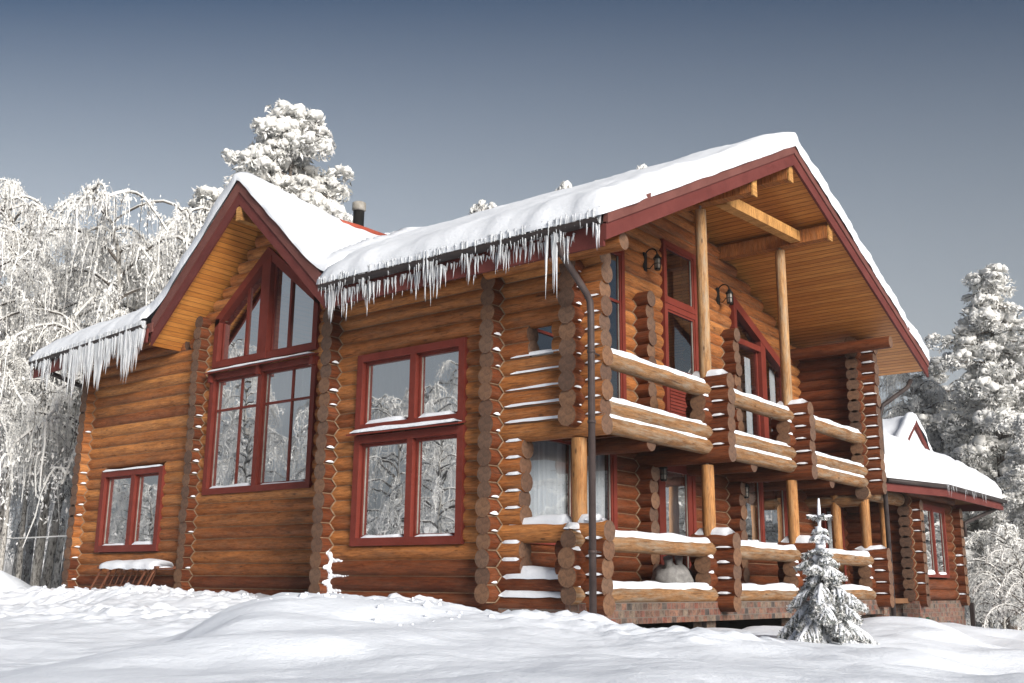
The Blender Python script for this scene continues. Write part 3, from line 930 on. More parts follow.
# W3: upper and lower units
win_frame('y', yp, W3[0], W3[1], 3.52, W3[3], mull=(-10.875,), curtain=[(0, 1, 0, 1)])
win_frame('y', yp, W3[0], W3[1], W3[2], 3.46, mull=(-10.885,), curtain=[(0, 1, 0, 1)])
ledge(W3[0] - .05, W3[1] + .02, yp - .05, 3.53, .055)
# W2 lower
yq = YB - R + .02
win_frame('y', yq, W2[0], W2[1], W2[2], W2[3], mull=(-16.09,), bars=(('h', 4.55), ('v', .57)), curtain=[(0, .45, 0, 1), (.62, 1, 0, 1)])
ledge(W2[0] - .05, W2[1] + .02, yq - .05, 5.36, .035)
# small bracket blocks under the ledge
for x in (-17.6, -16.09, -14.54):
    mb = MB(); mb.box((x - .05, yq - .13, 5.12), (x + .05, yq - .06, 5.32)); mb.build('ledge_bracket', M['red'], house)
# W1
win_frame('y', yq, W1[0], W1[1], W1[2], W1[3], mull=(-20.13,), curtain=[(0, 1, 0, 1)], fw_=.14)
sn = MB(); cap_strip(sn, (W1[0], yq - .03, W1[3] - .01), (W1[1], yq - .03, W1[3] - .01), .1, .035); sn.build('snow', M['snow'], house, kind='stuff')
# W2 upper: five-sided gable window
def gable_window():
    y0, y1 = yq + .10, yq - .06
    fr = MB(); x0, x1, zs, zp, zbm, xm = W2U[0], W2U[1], 6.47, 7.72, W2U[2], -16.08
    t = .13
    fr.box((x0, y1, zbm), (x0 + t, y0, zs - .02)); fr.box((x1 - t, y1, zbm), (x1, y0, zs - .02))
    fr.box((x0 + t, y1 + .003, zbm), (x1 - t, y0, zbm + t))
    sl_ = (zp - zs) / (xm - x0)
    th = .2
    fr.prism([(x0, y1, zs - th), (x0, y1, zs), (xm, y1, zp), (xm, y1, zp - th * 1.15)], (0, y0 - y1, 0))
    fr.prism([(x1, y1, zs - th), (x1, y1, zs), (xm + .001, y1, zp), (xm + .001, y1, zp - th * 1.15)], (0, y0 - y1, 0))
    fr.box((xm - .13, y1 - .012, zbm + .01), (xm + .13, y0, zp - .2))
    o = fr.build('window', M['red'], house)
    for s in (-1, 1):
        xo = x0 + t if s < 0 else x1 - t
        xi = xm + s * .13
        yi = yq + .10
        top = lambda x: zp - abs(x - xm) * sl_ - th
        sb = MB()
        sb.prism([(xo, yi, zbm + t), (xi, yi, zbm + t), (xi, yi, zbm + t + .05), (xo, yi, zbm + t + .05)], (0, -.06, 0))
        xv = xo + (xi - xo) * .60
        sb.box((xv - .03, yi - .06, zbm + t), (xv + .03, yi + .005, top(xv) + .02))
        for q in (xo, xi):
            a, b = (q, q + .045) if q == min(xo, xi) else (q - .045, q)
            sb.box((a, yi - .055, zbm + t + .05), (b, yi + .004, top(q) - .01))
        sb.build('sash', M['red'], o)
        gb = MB(); gb.quadface([(xo, yi - .02, zbm + t), (xi, yi - .02, zbm + t), (xi, yi - .02, top(xi)), (xo, yi - .02, top(xo))][::(1 if s < 0 else -1)])
        gb.build('pane', M['glass'], o)
gable_window()
# side wall, ground floor
xp = XD + R
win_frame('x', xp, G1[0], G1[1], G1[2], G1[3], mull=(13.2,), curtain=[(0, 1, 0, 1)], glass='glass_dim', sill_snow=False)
o = win_frame('x', xp, GD[0], GD[1], GD[2], GD[3], mull=(), sash=.15, curtain=[(.05, .95, .35, 1)], glass='glass', sill_snow=False, name='door')
mb = MB(); mb.box((xp - .12, GD[0] + .12, 1.12), (xp - .085, GD[1] - .12, 1.95)); mb.build('door_panel', M['red'], o)
mb = MB(); mb.tube([(xp - .04, GD[0] + .2, 2.0), (xp + .03, GD[0] + .2, 2.0), (xp + .03, GD[0] + .32, 2.0)], .012, 6); mb.build('handle', M['black'], o)
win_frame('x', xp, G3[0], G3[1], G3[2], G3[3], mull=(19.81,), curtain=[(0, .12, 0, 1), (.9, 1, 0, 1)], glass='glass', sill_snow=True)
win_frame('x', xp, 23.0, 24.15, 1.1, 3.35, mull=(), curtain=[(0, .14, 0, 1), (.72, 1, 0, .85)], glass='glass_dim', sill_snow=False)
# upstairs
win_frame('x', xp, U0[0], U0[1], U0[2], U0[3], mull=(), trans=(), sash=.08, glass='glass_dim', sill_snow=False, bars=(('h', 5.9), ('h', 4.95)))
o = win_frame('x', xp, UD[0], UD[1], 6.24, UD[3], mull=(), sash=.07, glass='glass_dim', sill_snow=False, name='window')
o = win_frame('x', xp, UD[0], UD[1], UD[2], 6.23, mull=(), sash=.10, glass='glass_dim', sill_snow=False, name='door')
mb = MB()
for i in range(16):
    z = 3.95 + i * .062
    mb.box((xp - .10, UD[0] + .16, z), (xp + .02 - .02 * (i % 2 == 9), UD[1] - .16, z + .05))
mb.box((xp - .10, UD[0] + .12, 4.95), (xp + .0, UD[1] - .12, 5.06))
mb.build('louvre_panel', M['red'], o)
def slant_window():
    x0, x1 = xp - .10, xp + .06
    ya, yb_ = 18.80, 21.38; zt, zr, zb_ = 6.98, 5.86, 3.75; t = .13
    fr = MB()
    fr.box((x0, ya, zb_), (x1, ya + t, zt - .09)); fr.box((x0, yb_ - t, zb_), (x1, yb_, zr))
    fr.prism([(x0, ya, zt - .2), (x0, ya, zt), (x0, yb_, zr), (x0, yb_, zr - .2)], (x1 - x0 + .004, 0, 0))
    ym = 20.12; zm = zt - (ym - ya) / (yb_ - ya) * (zt - zr)
    fr.box((x0, ym - .11, zb_), (x1 - .003, ym + .11, zm - .1))
    fr.box((x0, ya + t, 6.02), (x1 - .006, ym - .11, 6.14)); fr.box((x0, ya + t, zb_), (x1 - .006, yb_ - t, zb_ + t))
    o = fr.build('window', M['red'], house)
    for a, b in ((ya + t, ym - .11), (ym + .11, yb_ - t)):
        g = lambda y: zt - .18 - (y - ya) / (yb_ - ya) * (zt - zr)
        gb = MB(); gb.quadface([(xp - .06, a, zb_ + t), (xp - .06, b, zb_ + t), (xp - .06, b, g(b)), (xp - .06, a, g(a))]); gb.build('pane', M['glass_dim'], o)
        sb = MB()
        sb.box((xp - .09, a, zb_ + t), (xp - .03, a + .05, min(g(a), 6.02) )); sb.box((xp - .09, b - .05, zb_ + t), (xp - .03, b, min(g(b), 6.02)))
        sb.build('sash', M['red'], o)
        cb = MB(); n = 14
        for i in range(n):
            p0 = b - .28 + .26 * i / n; p1 = b - .28 + .26 * (i + 1) / n
            cb.quadface([(xp - .2 + .02 * sin(p0 * 50), p0, zb_ + .2), (xp - .2 + .02 * sin(p1 * 50), p1, zb_ + .2), (xp - .2 + .02 * sin(p1 * 50), p1, 5.9), (xp - .2 + .02 * sin(p0 * 50), p0, 5.9)])
        cb.build('curtain', M['curtain'], o)
slant_window()

# --- floors, black sheet for crawl-space shade, brick skirt
mb = MB(); mb.box((XD, YF + .13, 3.52), (XE - .14, YR - .13, 3.58)); mb.build('balcony_floor', M['floor'], house)
for i in range(9):
    mb = MB(); mb.box((XD + .02, YF + .15 + i * 1.18, 3.34), (XE - .15, YF + .23 + i * 1.18, 3.515)); mb.build('floor_joist', M['log_dark'], house)
mb = MB(); mb.box((XD, YF + .10, .90), (XE + .05, 24.5, 1.005)); mb.build('porch_floor', M['floor'], house)
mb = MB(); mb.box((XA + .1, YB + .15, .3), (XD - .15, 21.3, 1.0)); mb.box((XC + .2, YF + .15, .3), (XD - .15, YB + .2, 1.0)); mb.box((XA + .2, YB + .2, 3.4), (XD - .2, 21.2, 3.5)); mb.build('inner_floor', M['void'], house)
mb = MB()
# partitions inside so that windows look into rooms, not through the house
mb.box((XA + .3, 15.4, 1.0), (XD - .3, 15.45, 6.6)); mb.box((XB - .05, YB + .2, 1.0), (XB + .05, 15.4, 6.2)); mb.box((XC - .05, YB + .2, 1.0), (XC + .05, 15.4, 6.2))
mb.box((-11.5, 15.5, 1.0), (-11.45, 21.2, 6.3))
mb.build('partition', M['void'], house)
def brick_box(mb, a, b):
    mb.box(a, b)
mb = MB()
brick_box(mb, (XA - .05, YB - .09, .3), (XC, YB + .1, .87))
brick_box(mb, (XC - .12, YF - .09, .2), (XD + .12, YF + .1, .87))
brick_box(mb, (XD + .12, YF - .12, .50), (XE - .16, YF + .06, .985))
brick_box(mb, (XE - .16, YF - .14, .25), (XE + .16, YF + .18, .988))
brick_box(mb, (XE - .04, YF + .18, .70), (XE + .13, YR + .2, .986))
brick_box(mb, (XE - .2, YR + .2, .2), (XE + .15, YR + .55, .984))
for y in (YC2, YC3): brick_box(mb, (XE - .3, y - .15, .1), (XE - .06, y + .15, .89))
mb.build('brick_skirt', M['brick'], house)
mb = MB(); mb.box((XD - .05, YF + .5, .0), (XD + .05, YR + 2, .9)); mb.build('crawl_shade', M['void'], house)  # near-black sheet standing in for the shade under the porch

# --- chimney flue on the roof
mb = MB(); mb.tube([(-16.42, 15.25, 8.2), (-16.42, 15.25, 9.36)], .125, 20); fl = mb.build('chimney_flue', M['black'], house)
mb = MB(); mb.tube([(-16.42, 15.25, 9.34), (-16.42, 15.25, 9.37), (-16.42, 15.25, 9.53), (-16.42, 15.25, 9.55)], [.13, .155, .155, .12], 20); mb.build('cap', M['steel'], fl)

# --- roof snow: one blanket over main roof and cross gable
def roof_snow():
    st = .1
    xs = np.arange(-23.38, BX + .12, st); ys = np.arange(10.46, 23.95, st)
    def yfront(x):
        if x > -12.18: return 10.46
        if x > -13.35: return 11.95
        if x > -18.85: return 11.76
        return 11.66
    inside = lambda x, y: y >= yfront(x) - 1e-6
    V = []; idx = {}
    def topz(x, y):
        a = zmain_b(y) + .36 + (ztilt(x) if y < 16.75 else 0)
        b = zcross_b(x) + .55 - .15 * min(1, max(0, (y - 12.1) / 2.2)) if (yfront(x) > 11.6 and y < 16.75) or (-19.6 < x < -12 and 11.75 <= y < 16.75) else -9
        m_ = max(a, b); d = abs(a - b)
        if d < .5: m_ += .12 * (1 - d / .5) ** 2
        return m_, (b > a)
    def edge_d(x, y):
        d = min(x + 23.38, BX + .12 - x, 23.95 - y, y - yfront(x))
        if -13.35 < x < -11 and y < 12.2: d = min(d, math.hypot(max(0, x + 12.18), 0) if y < 11.95 else 9)
        return max(d, 0)
    Vt = []; Vb = []
    for i, x in enumerate(xs):
        for j, y in enumerate(ys):
            if not inside(x, y): continue
            z, cr = topz(x, y)
            d = edge_d(x, y)
            full = .33 if not cr else ((.36 if x < RX - .1 else .20) - .09 * min(1, max(0, (y - 12.4) / 2)))
            if cr and y > 14.4 and y < 15.95 and abs(x - RX - .0) < .35: full = .045
            e0 = .65 if (cr and y < 12.6) else (.5 if BX + .12 - x < .5 and y > 11.2 else .14)
            t = full * min(1, (e0 + (1 - e0) * (1 - (1 - min(d / (.32 if x > BX - .5 or y > 16 else .55), 1)) ** 2) ** .5))
            t *= 1 + .14 * fbm(x * .9, y * .9) 
            t += .03 * fbm(x * 3, y * 3, 4) 
            wob = .05 * fbm(x * 2.1, y * 2.1, 7) * (1 if d < .3 else .2)
            wob2 = .05 * fbm(x * 2.1, y * 2.1, 17) * (1 if d < .3 else .2)
            idx[(i, j)] = len(Vt)
            Vt.append((x + wob, y + wob2, z + max(t, .03))); Vb.append((x + wob * .6, y + wob2 * .6, z - .02))
    n = len(Vt); F = []
    for (i, j), a in idx.items():
        q = [(i, j), (i + 1, j), (i + 1, j + 1), (i, j + 1)]
        if all(p in idx for p in q):
            F.append([idx[p] for p in q])
    edges = {}
    for f in F:
        for a, b in zip(f, f[1:] + f[:1]):
            edges[(a, b)] = 1
    for (a, b) in list(edges):
        if (b, a) not in edges: F.append([b, a, a + n, b + n])
    o = np_mesh('roof_snow', np.array(Vt + Vb), np.array(F), M['roofsnow'], smooth=True, parent=house)
roof_snow()
mb = MB(); mb.tube([(RX, 14.45, 8.80), (RX, 15.0, 8.83), (RX, 16.1, 8.84)], .07, 8); mb.build('ridge_cap', M['redmetal'], house)

# --- icicles: the largest as parts, the fine ones as one mass
ice = []
def icicle_row(x0, x1, y, z, n, lmin, lmax, rmin, rmax, dip=0):
    for i in range(n):
        x = x0 + (x1 - x0) * (i + random.random()) / n
        cl = .5 + 1.25 * noise.noise(Vector((x * 2.3, y * .3, 3))) + .5 * noise.noise(Vector((x * 7, y, 5)))
        if cl < .02 and random.random() < .4: continue
        L = lmin + (lmax - lmin) * max(0, min(1, cl)) * random.uniform(.35, 1)
        ice.append((L, x, y + random.uniform(-.03, .05), z + ztilt(x) + random.uniform(-.02, .03), random.uniform(rmin, rmax) * (.7 + .6 * L / lmax)))
icicle_row(-12.1, -6.92, 10.47, 5.81, 250, .06, .44, .008, .020)
icicle_row(-12.05, -7.3, 10.56, 5.58, 190, .05, .36, .008, .022)
icicle_row(-12.0, -9.2, 10.55, 5.57, 34, .2, .55, .011, .024)
icicle_row(-23.3, -18.85, 11.64, 6.36, 120, .15, .75, .018, .038)
icicle_row(-21.6, -18.85, 11.66, 6.36, 80, .45, 1.25, .025, .05)
icicle_row(-22.9, -18.85, 11.72, 6.28, 70, .2, .8, .02, .04)
for i in range(6): ice.append((random.uniform(.3, .95), -7.62 + random.uniform(-.1, .1), 10.5, 5.72, .024))
for i in range(4): ice.append((random.uniform(.25, .62), -6.90 + random.uniform(-.05, .04), 10.52, 5.86, .03))
def add_icicle(mb, L, x, y, z, r):
    if z == 0: z = zmain_b(y) + .01
    lean = random.uniform(-.02, .02)
    k = 5; pts = []; rs = []
    for i in range(k + 1):
        t = i / k
        pts.append((x + lean * t + random.uniform(-.004, .004), y + lean * .5 * t, z + .04 - (L + .04) * t)); rs.append(max(.0015, r * (1 - t) ** .75 * random.uniform(.8, 1.2)))
    mb.tube(pts, rs, 6)
ice.sort(key=lambda q: -q[0] * q[4])
for q in ice[:100]:
    mb = MB(); add_icicle(mb, *q); mb.build('icicle', M['ice'], house)
mb = MB()
for q in ice[100:]: add_icicle(mb, *q)
mb.build('icicles', M['ice'], house, kind='stuff')
# frozen curtain of ice at the left eave
mb = MB()
for i in range(60):
    x = -21.2 + 2.35 * random.random()
    L = random.uniform(.3, .62) * (.6 + .4 * (x + 21.2) / 2.35)
    mb.tube([(x, 11.68, 6.42 + ztilt(x)), (x + .01, 11.67, 6.42 + ztilt(x) - L * .6), (x, 11.68, 6.42 + ztilt(x) - L)], [.05, .045, .012], 6)
mb.build('ice_curtain', M['ice'], house)

# ------------------------------------------------------------------ annex
AX = -7.78; AY0, AY1 = 24.6, 27.75
annex = thing('log_annex', 'low single-storey log wing with snowy hipped roof and small dormer beyond the balcony', 'house', (-10, 26, .4))
mb = MB(); sm = MB()
for k in range(-1, 10):
    z = zk(k + .5)
    holes = [(25.05, 26.85)] if 1.5 < z < 3.15 else []
    for a, b in cut((AY0 - .24, AY1 + P), holes):
        mb.log((AX, a, z), (AX, b, z), R * random.uniform(.97, 1.03), mi=2)
    if k < 9:
        z = zk(k)
        mb.log((-13, AY0, z), (AX + P, AY0, z), R * random.uniform(.97, 1.03), mi=2)
        mb.log((AX - .3, AY1, z), (AX + P, AY1, z), R * random.uniform(.97, 1.03), mi=2)
        mb.log((-13, AY1, z), (AX - .3, AY1, z), R, mi=2)
mb.build('log_wall', [M['log'], M['end'], M['log_dark']], annex)
sn = MB()
for k in range(-1, 8):
    if random.random() < .6: cap_strip(sn, (AX + .13, AY0 - .09, zk(k) + C / 2 + .02), (AX + P - .01, AY0 - .09, zk(k) + C / 2 + .02), .08, .03, dens=.06)
    if random.random() < .4: cap_strip(sn, (AX + .13, AY1 - .09, zk(k) + C / 2 + .02), (AX + P - .01, AY1 - .09, zk(k) + C / 2 + .02), .08, .05, dens=.06)
sn.build('snow', M['snow'], annex, kind='stuff')
for yy in (AY0, AY1): zig(AX, yy, -1, 9, parent=annex)
win_frame('x', AX + .14, 25.0, 26.9, 1.48, 3.16, mull=(25.95,), curtain=[(0, .25, 0, 1)], parent=annex, glass='glass')
mb = MB(); mb.box((AX - .2, AY0 - .15, -.1), (AX + .17, AY1 + .2, .95)); mb.box((-13, AY0 - .1, -.1), (AX - .2, AY0 + .1, .93)); mb.build('brick_skirt', M['brick'], annex)
mb = MB(); mb.box((-13, AY0 + .3, .9), (AX - .3, AY1 - .3, 1.0)); mb.box((-9.7, AY0 + .2, 1.0), (-9.6, AY1 - .2, 3.3)); mb.build('inner_floor', M['void'], annex)
mb = MB(); mb.box((AX - .06, 27.45, -.2), (AX + .05, 27.55, .9)); mb.box((AX + .28, 27.95, -.2), (AX + .38, 28.05, .9)); mb.build('foundation_post', M['dark'], annex)
# annex roof + snow
EX, EY0, EY1 = -6.92, 22.42, 29.6
def exy(y): return -7.56 + .64 * min(1, max(0, (y - 22.42) / 2.2))
def za(x, y):
    a = 3.42 + .52 * (exy(y) - x); b = 3.42 + .62 * (EY1 - y)
    return min(a, b, 5.6)
def zdorm(x, y): return 5.22 - .72 * abs(y - 26.35) if x < -8.05 else -9
def annex_roof():
    st = .12
    xs = np.arange(-8, .05, st); ys = np.arange(EY0, EY1 + .06, st)
    idx = {}; T = []; B = []; K = []
    for i, xo in enumerate(xs):
        for j, y in enumerate(ys):
            x = xo + exy(y)
            d = min(.05 - xo, EY1 + .06 - y)
            z = za(x, y) + .12; t = .52 * min(1, (.3 + .7 * (1 - (1 - min(max(d, 0) / .4, 1)) ** 2) ** .5))
            t *= 1 + .25 * fbm(x * .8, y * .8, 2) + .1 * fbm(x * 2.5, y * 2.5, 2)
            zs = z + t
            zd = zdorm(x, y) + .22 + .06 * fbm(x * 2, y * 2, 9)
            if zd > zs - .2: zs = max(zs, zd) 
            idx[(i, j)] = len(T)
            T.append((x + .05 * fbm(x, y * 2, 5), y + .05 * fbm(x * 2, y, 6), zs)); B.append((x, y, z - .03))
    n = len(T); F = []; FB = []
    nx, ny = len(xs), len(ys)
    for i in range(nx - 1):
        for j in range(ny - 1):
            kk = [(i, j), (i + 1, j), (i + 1, j + 1), (i, j + 1)]
            if not all(p in idx for p in kk): continue
            q = [idx[p] for p in kk]
            F.append(q); FB.append([a + n for a in q[::-1]])
    E_ = {}
    for f in F:
        for a, b in zip(f, f[1:] + f[:1]): E_[(a, b)] = 1
    sk = [[b, a, a + n, b + n] for (a, b) in E_ if (b, a) not in E_]
    np_mesh('roof_snow', np.array(T + B), np.array(F + sk), M['roofsnow'], smooth=True, parent=annex)
    np_mesh('roof', np.array([(x, y, z + .0) for x, y, z in B] + [(x, y, z - .10) for x, y, z in B]), np.array([[a - n for a in f[::-1]] for f in FB] + FB), M['soffit'], parent=annex)
annex_roof()
mb = MB()
mb.prism([(exy(EY0), EY0, 3.24), (EX, 24.62, 3.24), (EX, 24.62, 3.47), (exy(EY0), EY0, 3.47)], (.045, 0, 0)); mb.box((EX, 24.62, 3.24), (EX + .045, EY1, 3.468)); mb.box((-12, EY1 - .02, 3.24), (EX - .002, EY1 + .03, 3.466)); mb.build('fascia', M['barge'], annex)
mb = MB(); mb.tube([(exy(EY0) + .1, EY0, 3.46), (EX + .1, 24.62, 3.46), (EX + .1, EY1 + .02, 3.46)], .055, 8); mb.build('gutter', M['dark'], annex)
mb = MB(); mb.tube([(EX + .05, EY1 - .1, 3.4), (EX - .1, EY1 - .3, 3.25), (AX + .3, AY1 + .35, 2.85), (AX + .3, AY1 + .35, 2.5)], .05, 8); mb.build('downpipe', M['dark'], annex)
# dormer face: gable boards and plank triangle
mb = MB()
pk = (26.35, 5.22); hw = 1.3
for s in (-1, 1):
    mb.prism([(-8.02, pk[0], pk[1] - .08), (-8.02, pk[0] + s * hw, pk[1] - .72 * hw - .08), (-8.02, pk[0] + s * hw, pk[1] - .72 * hw + .14), (-8.02, pk[0], pk[1] + .14)], (.06, 0, 0))
mb.build('barge_board', M['barge'], annex)
mb = MB(); mb.prism([(-8.3, pk[0] - hw, pk[1] - .72 * hw - .05), (-8.3, pk[0] + hw, pk[1] - .72 * hw - .05), (-8.3, pk[0], pk[1] - .05)], (.05, 0, 0)); mb.build('dormer_gable', M['log'], annex)
mb = MB()
for s in (-1, 1):
    mb.prism([(-8.06, pk[0], pk[1] - .02), (-8.06, pk[0] + s * hw, pk[1] - .72 * hw - .02), (-8.06, pk[0] + s * hw, pk[1] - .72 * hw + .04), (-8.06, pk[0], pk[1] + .04)], (-2.2, 0, 0))
mb.build('roof', M['soffit'], annex)
sn = MB()
for s in (-1, 1):
    cap_strip(sn, (-8.05, pk[0], pk[1] + .17), (-8.05, pk[0] + s * hw, pk[1] - .72 * hw + .17), .3, .22)
sn.build('roof_snow', M['roofsnow'], annex)
mb = MB()
for i in range(16):
    add_icicle(mb, random.uniform(.06, .22), EX + .15, 24.3 + 3.4 * random.random() ** 1.3, 3.44, random.uniform(.006, .011))
mb.build('icicles', M['ice'], annex, kind='stuff')

# ------------------------------------------------------------------ small things about the house
def lantern(x, y, z, label, sc=1.0):
    t = thing('wall_lantern', label, 'lamp', (x, y, z), 'iron wall lanterns on the log walls')
    mb = MB()
    mb.box((x, y - .05 * sc, z - .16 * sc), (x + .03, y + .05 * sc, z + .20 * sc))
    pts = [(x + .02 + .13 * sc * (1 - cos(a)), y, z + .12 * sc + .13 * sc * sin(a)) for a in np.linspace(0, pi, 9)]
    mb.tube(pts, .014 * sc, 6)
    mb.tube([(x + .02, y, z - .1 * sc), (x + .12 * sc, y, z - .13 * sc), (x + .2 * sc, y, z - .05 * sc)], .010 * sc, 5)
    mb.build('bracket', M['black'], t)
    cx = x + .02 + .26 * sc
    mb = MB()
    mb.tube([(cx, y, z + .13 * sc), (cx, y, z + .10 * sc), (cx, y, z + .04 * sc), (cx, y, z + .03 * sc)], [.02 * sc, .04 * sc, .085 * sc, .085 * sc], 8)
    mb.tube([(cx, y, z - .19 * sc), (cx, y, z - .16 * sc)], [.05 * sc, .065 * sc], 8)
    for a in range(6):
        th = a * pi / 3; mb.tube([(cx + .06 * sc * cos(th), y + .06 * sc * sin(th), z - .17 * sc), (cx + .072 * sc * cos(th), y + .072 * sc * sin(th), z + .04 * sc)], .007 * sc, 4)
    mb.tube([(cx + .068 * sc * cos(a), y + .068 * sc * sin(a), z - .07 * sc) for a in np.linspace(0, 2 * pi, 13)], .006 * sc, 4)
    mb.build('lamp_cage', M['black'], t)
    mb = MB(); mb.tube([(cx, y, z - .165 * sc), (cx, y, z + .035 * sc)], .05 * sc, 10); mb.build('lamp_glass', M['steel'], t)
lantern(XD + .12, 15.45, 6.83, 'black iron wall lantern left of the tall red balcony door', .95)
lantern(XD + .12, 18.25, 6.83, 'black iron wall lantern above the balcony beside the slanted window', .95)
lantern(XD + .12, 15.50, 3.12, 'black iron wall lantern left of the ground-floor porch door', .95)
lantern(XD + .12, 18.62, 3.05, 'black iron wall lantern by the paired porch window under the balcony', .95)

# grey sack on the porch
def sack():
    t = thing('sack', 'crumpled grey cloth sack standing on the snowy porch by the door', 'sack', (-8.35, 14.75, 1.0))
    V = []; n, k = 22, 14; F = []
    for i in range(k + 1):
        tt = i / k; z = 1.0 + .54 * tt
        rr = .40 * (1 - .10 * tt) * min(1, .8 + tt * 2) 
        if tt > .82: rr *= 1 - (tt - .82) * 2.2
        for j in range(n):
            th = 2 * pi * j / n
            q = rr * (1 + .22 * noise.noise(Vector((cos(th) * 2, sin(th) * 2, z * 3))) + .10 * noise.noise(Vector((cos(th) * 6, sin(th) * 6, z * 7))))
            V.append((-8.35 + q * .75 * cos(th), 14.75 + q * 1.1 * sin(th), z + (.10 * noise.noise(Vector((cos(th) * 2, sin(th) * 2, 4))) if tt > .7 else 0)))
    for i in range(k):
        for j in range(n): F.append([i * n + j, i * n + (j + 1) % n, (i + 1) * n + (j + 1) % n, (i + 1) * n + j])
    V.append((-8.35, 14.75, 1.62)); 
    o = np_mesh('sack_body', V, F, M['sack'], smooth=True, parent=t)
    mb = MB()
    mb.tube([(-8.3, 14.5, 1.44), (-8.26, 14.47, 1.54), (-8.24, 14.42, 1.64)], [.12, .06, .08], 8); mb.tube([(-8.3, 14.82, 1.44), (-8.26, 14.80, 1.54), (-8.24, 14.76, 1.66)], [.10, .05, .07], 8)
    mb.build('sack_neck', M['sack'], t)
sack()
mb = MB()
for i in range(5):
    mb.tube([(-8.0 + .13 * cos(a) , 14.45 + .13 * sin(a), 1.03 + .05 * i) for a in np.linspace(0, 2 * pi, 15)], .026, 6)
o = mb.build('hose_coil', M['green']); tag(o, 'small coil of green hose on the porch beside the grey sack', 'hose')
mb = MB()
for i in range(3):
    r_ = .09 + .04 * random.random()
    mb.tube([(-7.25 + r_ * cos(a), 23.5 + r_ * sin(a) * 1.1, .50 + .03 * i + .06 * sin(a * 2 + i)) for a in np.linspace(0, 2 * pi, 15)], .022, 6)
o = mb.build('hose_coil', M['green']); tag(o, 'loose green hose heap on the ground at the corner of the annex', 'hose')

# snow-topped slanted rack under the small window
def rack():
    t = thing('slatted_rack', 'low slatted wooden rack topped with snow under the small left window', 'rack', (-19.2, 12.2, .9))
    mb = MB(); mb.box((-20.22, 11.98, 1.44), (-18.12, 12.5, 1.49)); mb.build('top_board', M['rack'], t)
    sn = MB(); cap_strip(sn, (-20.24, 12.2, 1.47), (-18.10, 12.2, 1.47), .56, .15); sn.build('snow_cap', M['snow'], t)
    for x in (-20.1, -19.75, -18.5, -18.22):
        mb = MB(); mb.bar((x, 12.02, 1.44), (x - .10, 11.72, .75), .028, .028, (0, 1, 0)); mb.build('leg', M['rack'], t)
    mb = MB()
    for i in range(9):
        x = -19.9 + i * .2; mb.bar((x, 12.12, 1.44), (x - .09, 11.9, .8), .012, .012, (0, 1, 0))
    mb.bar((-20.2, 11.9, 1.12), (-18.3, 11.9, 1.12), .02, .02)
    mb.build('slats', M['rack'], t)
rack()

# ------------------------------------------------------------------ ground
fx = fw  # camera forward
CP = np.array([
 # x, y, z
 (-22.5, 12.0, .93), (-20.3, 11.7, .95), (-18.2, 11.7, 1.02), (-16.5, 11.6, .95), (-14.5, 11.4, .90), (-13.0, 10.9, .80),
 (-11.5, 10.9, .86), (-10.2, 10.8, .96), (-9.3, 10.7, .78), (-8.6, 10.5, .62), (-7.9, 10.4, .46),
 (-7.2, 10.8, .42), (-6.9, 12.0, .62), (-6.8, 13.5, .63), (-6.8, 15.5, .60), (-6.9, 18, .55), (-6.9, 21, .58), (-6.7, 23.2, .52), (-6.6, 25, .36), (-6.4, 28, .1),
 (-8.4, 12.5, .35), (-8.4, 15, .35), (-8.5, 19, .35), (-9.2, 12.5, .35), (-14, 16, .3), (-20, 17, .3), (-11, 26, .3),
 (-5.6, 9.9, .68), (-4.8, 11.9, .64), (-4.0, 10.5, .64), (-4.4, 14, .74), (-5.0, 15.3, .80), (-5.7, 16.6, .70), (-5.8, 18.5, .5), (-4.0, 16.2, .38), (-4.6, 18, .3), (-3.2, 14.6, .34), (-3.5, 13.4, .56), (-2.5, 11.8, .36), (-1.7, 10.2, .34), (-3.4, 17, .25), (-2.5, 15, .2), (-4.5, 22, .25),
 (-6.4, 8.2, .88), (-7.2, 7.6, 1.02), (-8.2, 7.3, 1.06), (-7.2, 6.3, 1.02), (-6.1, 5.3, .95), (-5.3, 4.6, .86), (-4.6, 4.0, .74), (-5.6, 6.4, .86),
 (-3.6, 3.4, .76), (-2.6, 3.9, .79), (-2.0, 4.6, .74), (-1.2, 4.8, .70), (-4.2, 7.2, .78), (-3.0, 7.5, .70), (-2, 8, .60),
 (-9.9, 6.4, .60), (-8.7, 5.0, .55), (-7.2, 4.2, .58), (-11.5, 8.2, .72), (-12.5, 7.2, .66), (-14, 9.5, .80), (-15.5, 8.2, .66), (-18, 9.6, .72), (-20, 10, .7), (-24, 12, .74), (-19, 7.5, .6), (-23, 9.5, .66),
 (-27, 14, .8), (-32, 18, .8), (-40, 22, .8), (-2, 1, -.1), (0, 0, -.3), (2, 5, .3), (-6, 0, .1), (-12, 2, .4), (5, 12, -.1), (-20, -3, .2),
 (-2, 22, -.1), (-1.5, 30, -.4), (-5, 33, -.2), (3, 25, -.4), (-12, 34, 0), (-20, 32, .3), (-30, 30, .6)])
def gz_arr(X, Y):
    num = np.zeros_like(X); den = np.zeros_like(X)
    for x, y, z in CP:
        d2 = (X - x) ** 2 + (Y - y) ** 2
        wgt = 1 / (d2 + .12) ** 2.0
        num += wgt * z; den += wgt
    return num / den
def axis(lo, hi, a, b, st, grow=1.16):
    core = list(np.arange(a, b, st)); s = st; x = core[-1]
    while x < hi: s *= grow; x += s; core.append(x)
    s = st; x = a; left = []
    while x > lo: s *= grow; x -= s; left.append(x)
    return np.array(left[::-1] + core)
gx = axis(-900, 900, -23, -1, .065); gy = axis(-900, 900, 3.0, 14, .065)
GX, GY = np.meshgrid(gx, gy, indexing='ij')
